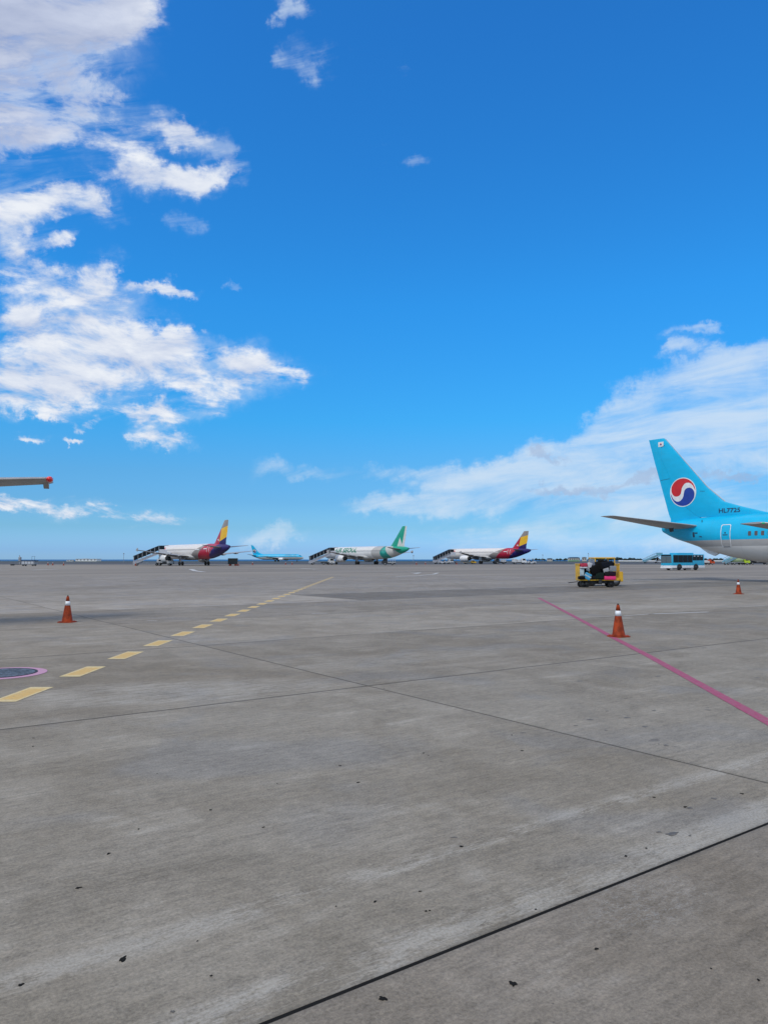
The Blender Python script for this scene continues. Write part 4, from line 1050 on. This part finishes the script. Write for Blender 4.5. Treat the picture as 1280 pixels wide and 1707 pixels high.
# ---- container, ground units, vehicles round the parked jets
ct = empty('cargo_container', at(389, 200), .12, 'dark box container on orange feet right of the first red tailed jet', 'container')
bm = bm_new(); box(bm, -1.25, 1.2, -1.1, 1.1, .42, 1.98, .04); build('shell', bm, mat('container_dark', (.03, .045, .05), .6), ct)
bm = bm_new()
for i in range(9): box(bm, -1.2+i*.28, -1.12+i*.28, -1.13, -1.10, .5, 1.9)
build('ribs', bm, darkmet, ct)
for xx in (-.7, .75):
    bm = bm_new(); box(bm, xx-.3, xx+.3, -.9, .9, .02, .40, .04); build('foot', bm, orange, ct)

gp = empty('ground_power_unit', at(46, 195), .0, 'grey ground power unit with a mast on a trailer near the left edge', 'ground equipment')
bm = bm_new(); box(bm, -1.1, 2.4, -.9, .9, .35, 1.25, .06); build('housing', bm, greyp, gp)
bm = bm_new(); box(bm, -1.2, 2.6, -1.0, 1.0, 1.26, 1.42, .02); build('roof', bm, darkmet, gp)
for i in range(4):
    bm = bm_new(); box(bm, -.8+i*.78, -.2+i*.78, -.93, -.905, .5, 1.15, .01); build('panel', bm, lgrey, gp)
for xx in (-.6, 1.9):
    for sd in (-1, 1): wheel(None, xx, sd*.7, .28, .2, parent=gp)
bm = bm_new(); cyl(bm, (-1.8, 0, .4), (-1.7, 0, 1.6), .22, .16, 10); box(bm, -2.1, -1.5, -.3, .3, 1.2, 2.3, .1); box(bm, -1.5, -1.0, -.25, .25, .8, 1.35, .08); cyl(bm, (-1.75, 0, 2.2), (-2.0, 0, 2.75), .13, .08, 8); build('hose_reel', bm, greyp, gp)
bm = bm_new(); cyl(bm, (1.3, 0, 1.4), (1.3, 0, 2.5), .03, seg=6); cyl(bm, (2.0, 0, 1.4), (2.0, 0, 2.4), .03, seg=6); cyl(bm, (1.3, 0, 2.45), (2.2, 0, 2.45), .025, seg=6); build('mast', bm, darkmet, gp)
bm = bm_new(); cyl(bm, (-4.2, 0, .25), (-1.2, 0, .4), .06, seg=6); box(bm, -4.1, -3.3, -.3, .3, .1, .5, .05); build('tow_bar', bm, darkmet, gp)

truck(at(262, 206), .1, 'low flatbed truck parked under the wing of the leftmost jet', offwhite, darkmet, 4.6, group='service trucks round the parked jets')
truck(at(535, 236), .1, 'low flatbed truck beside the stairs of the AIR SEOUL jet', offwhite, darkmet, 4.4, group='service trucks round the parked jets')
tractor(at(737, 278), .1, 'small white tractor under the nose of the rightmost red tailed jet', offwhite, True)
tractor(at(744, 276), PI-.2, 'small grey tractor right beside the foot of the rightmost dark stairs', lgrey, True)
truck(at(659, 218), PI, 'service truck with railed bed behind the green tail fin', darkmet, offwhite, 4.0, group='service trucks round the parked jets', rails=True)
truck(at(843, 266), PI, 'dark loader truck under the tail of the rightmost red tailed jet', darkmet, darkmet, 4.2, group='service trucks round the parked jets', rails=True, load=[(.2, 1.8, 1.5)])
truck(at(853, 262), 0.05, 'white service truck loaded with boxes right of the red tail', white, offwhite, 5.0, group='service trucks round the parked jets', load=[(.1, 1.4, 1.9), (1.6, 2.8, 1.6)])
tractor(at(878, 262), .1, 'pale tow tractor with a canopy right of the white service truck', offwhite, True)
yt = truck(at(772, 276), .05, 'low yellow truck under the fuselage of the rightmost red tailed jet', yellow, yellow, 4.6, group='service trucks round the parked jets'); yt.scale = (1, 1, .62)
truck(at(1174, 236), .1, 'orange service truck just right of the bus', orange, mat('orange_brown_load', (.25, .12, .05), .6), 3.4, group='service trucks round the parked jets', load=[(.1, 1.3, 1.5)]).scale = (.8, 1, .8)
# green tank truck
tk = truck(at(1216, 236), 0.0, 'pale green tank truck with a lime yellow cab below the blue airliner', mat('lime_paint', (.45, .62, .03), .4), lgrey, 5.8, group=None, name='tank_truck')
bm = bm_new(); lathe(bm, [(.0, .55), (.12, .75), (3.7, .75), (3.82, .55)], 24, Matrix.Translation((.1, 0, 1.52))); build('tank', bm, mat('pale_green_tank', (.33, .42, .22), .4), tk, True)
# rubber tyred loader/handcart at far right, under the belly
truck(at(1246, 242), 0.0, 'dark low trailer truck at the right edge under the belly', darkmet, darkmet, 6.5, group='service trucks round the parked jets', load=[(.3, 1.6, 1.6), (1.9, 4.2, 1.4)])

# distant pole lights
def pole(px, Y, H, lb):
    t = empty('light_pole', at(px, Y), 0, lb, 'pole', 'thin poles far away')
    bm = bm_new(); cyl(bm, (0, 0, 0), (0, 0, H), .12, .07, 8); build('mast', bm, greyp, t)
    bm = bm_new(); box(bm, -.25, .25, -.2, .2, H, H+.5, .04); cyl(bm, (0, 0, H*.8), (.4, 0, H), .04, seg=6); build('lamp_head', bm, greyp, t)
pole(207, 420, 4.6, 'thin pole left of the leftmost boarding stairs'); pole(689, 430, 3.6, 'thin pole between the green tail and the next stairs')
pole(904, 500, 4.3, 'thin pole right of the last red tailed jet'); pole(980, 470, 5.0, 'thin pole behind the left end of the baggage cart')

# low white building / boats at the shore
def house(px0, px1, py0, Y, lb, cw, cr, zb=0, nwin=4, roofk='flat', cat='building'):
    x0, x1 = X(px0, Y), X(px1, Y); H = CAM_H-(py0-932)/FOC*Y - zb
    t = empty('shore_building', (x0, Y, zb), 0, lb, cat, None); w = x1-x0
    bm = bm_new(); box(bm, 0, w, 0, w*.6, 0, H*.8); build('wall', bm, cw, t)
    bm = bm_new()
    if roofk == 'flat': box(bm, -.2, w+.2, -.2, w*.6+.2, H*.8+.002, H*.9, .02); box(bm, w*.3, w*.5, w*.1, w*.3, H*.9+.002, H)
    else: prism(bm, [(-.3, 0), (w+.3, 0), (w*.8, H*.2), (w*.2, H*.2)], -.3, w*.6+.3, Matrix.Translation((0, 0, H*.8+.002)))
    build('roof', bm, cr, t)
    for i in range(nwin):
        bm = bm_new(); xa = w*(i+.3)/nwin; box(bm, xa, xa+w*.4/nwin, -.03, .04, H*.35, H*.62); build('window', bm, glass, t)
cream = mat('building_cream', (.50, .49, .46), .7); bluer = mat('blue_roof', (.05, .11, .22), .6); greyr = mat('grey_roof', (.22, .23, .25), .7)
house(948, 966, 928.6, 610, 'white low building with a dark blue roof on the horizon left of the baggage cart', cream, bluer, 0, 5, 'gable')
house(970, 977, 928.5, 615, 'small pale building with a grey roof on the horizon just left of the baggage cart', cream, greyr, 0, 2, 'gable')
house(912, 920, 930.4, 620, 'small dark roofed house on the horizon right of the last red tailed jet', cream, bluer, 0, 2, 'gable')
house(127, 162, 931.0, 600, 'long low white building at the shore between the far cones and the stairs', white, lgrey, 0, 6, 'flat')
house(112, 122, 933.2, 598, 'very low white hut at the shore left of the long white building', white, lgrey, 0, 2, 'flat')
# low white wall along the far edge of the field at right
wlw = empty('perimeter_wall', (X(1030, 560), 560, 0), 0, 'low white wall along the far edge of the airfield at right', 'wall')
for i in range(12):
    bm = bm_new(); box(bm, i*9.5, i*9.5+9.4, 0, .3, 0, .9, .01); build('wall_panel', bm, white, wlw)
gf = empty('green_mound', (X(944, 590), 585, 0), 0, 'light green strip of netting in front of the white building on the horizon', 'netting')
bm = bm_new(); prism(bm, [(0, 0), (9.0, 0), (8.6, 1.0), (5, 1.1), (.4, .9)], 0, 2); build('net', bm, mat('pale_green_net', (.16, .32, .20), .8), gf)

# trees on the horizon
M_leaf = mat('tree_foliage', (.035, .060, .040), .8, var=.4, nscale=1.2); M_bark = mat('bark', (.08, .06, .045), .9)
def make_tree(label):
    t = empty('pine_tree', (0, 0, 0), 0, label, 'tree', 'trees along the horizon')
    bm = bm_new(); cyl(bm, (0, 0, 0), (.15, 0, 2.4), .22, .10, 8); cyl(bm, (.1, 0, 1.6), (.9, .2, 2.6), .08, .04, 6); cyl(bm, (.1, 0, 1.5), (-.8, -.2, 2.5), .08, .04, 6); build('trunk', bm, M_bark, t)
    bm = bm_new(); rnd = random.Random(3)
    for _ in range(900):
        a = rnd.random()*2*PI; r = rnd.random()**.5*2.3; zz = 1.4+rnd.random()*2.6*(1-(r/2.6)**2); x = r*math.cos(a)*(1+.2*math.sin(3*a)); y = r*math.sin(a)
        if math.sin(x*2.3)*math.sin(zz*2.9+y) > .45: continue
        s = .16+.16*rnd.random(); q_ = Matrix.Rotation(rnd.random()*6, 3, 'Z') @ Matrix.Rotation(rnd.random()*3, 3, 'X')
        vs = [bm.verts.new(Vector((x, y, zz))+q_ @ Vector(p)*s) for p in ((-1, -.4, 0), (1, -.4, 0), (.3, .9, .2), (-.5, .7, -.2))]
        bm.faces.new(vs)
    me = bpy.data.meshes.new('crown'); bm.to_mesh(me); bm.free(); link('crown', me, M_leaf, t)
    return t
tr0 = make_tree('dark tree on the horizon')
rng = random.Random(11); first = True
spots = [(px, 0) for px in list(range(893, 948, 5))+list(range(980, 1070, 5))+list(range(1085, 1100, 5))+list(range(1176, 1204, 6))+list(range(1246, 1285, 5))]
for i, (px, _) in enumerate(spots):
    Y = 618+rng.random()*18; sc = (.55+.45*rng.random())*(.75 if px < 950 else .95)
    lb = 'dark low tree on the horizon '+('right of the last red tailed jet' if px < 950 else 'behind and right of the baggage cart' if px < 1070 else 'beside the bus' if px < 1210 else 'at the right edge under the blue airliner')
    grp = 'trees on the horizon '+('right of the red tail' if px < 950 else 'right of the cart' if px < 1070 else 'beside the bus' if px < 1210 else 'at the right edge')
    if first: tr0.location = at(px, Y); tr0.scale = (sc*1.1,)*3; tr0['label'] = lb; tr0['group'] = grp; first = False
    else: copy_tree(tr0, None, at(px+rng.uniform(-2, 2), Y), rng.random()*6, lb, grp, (sc*1.25, sc*1.25, sc))
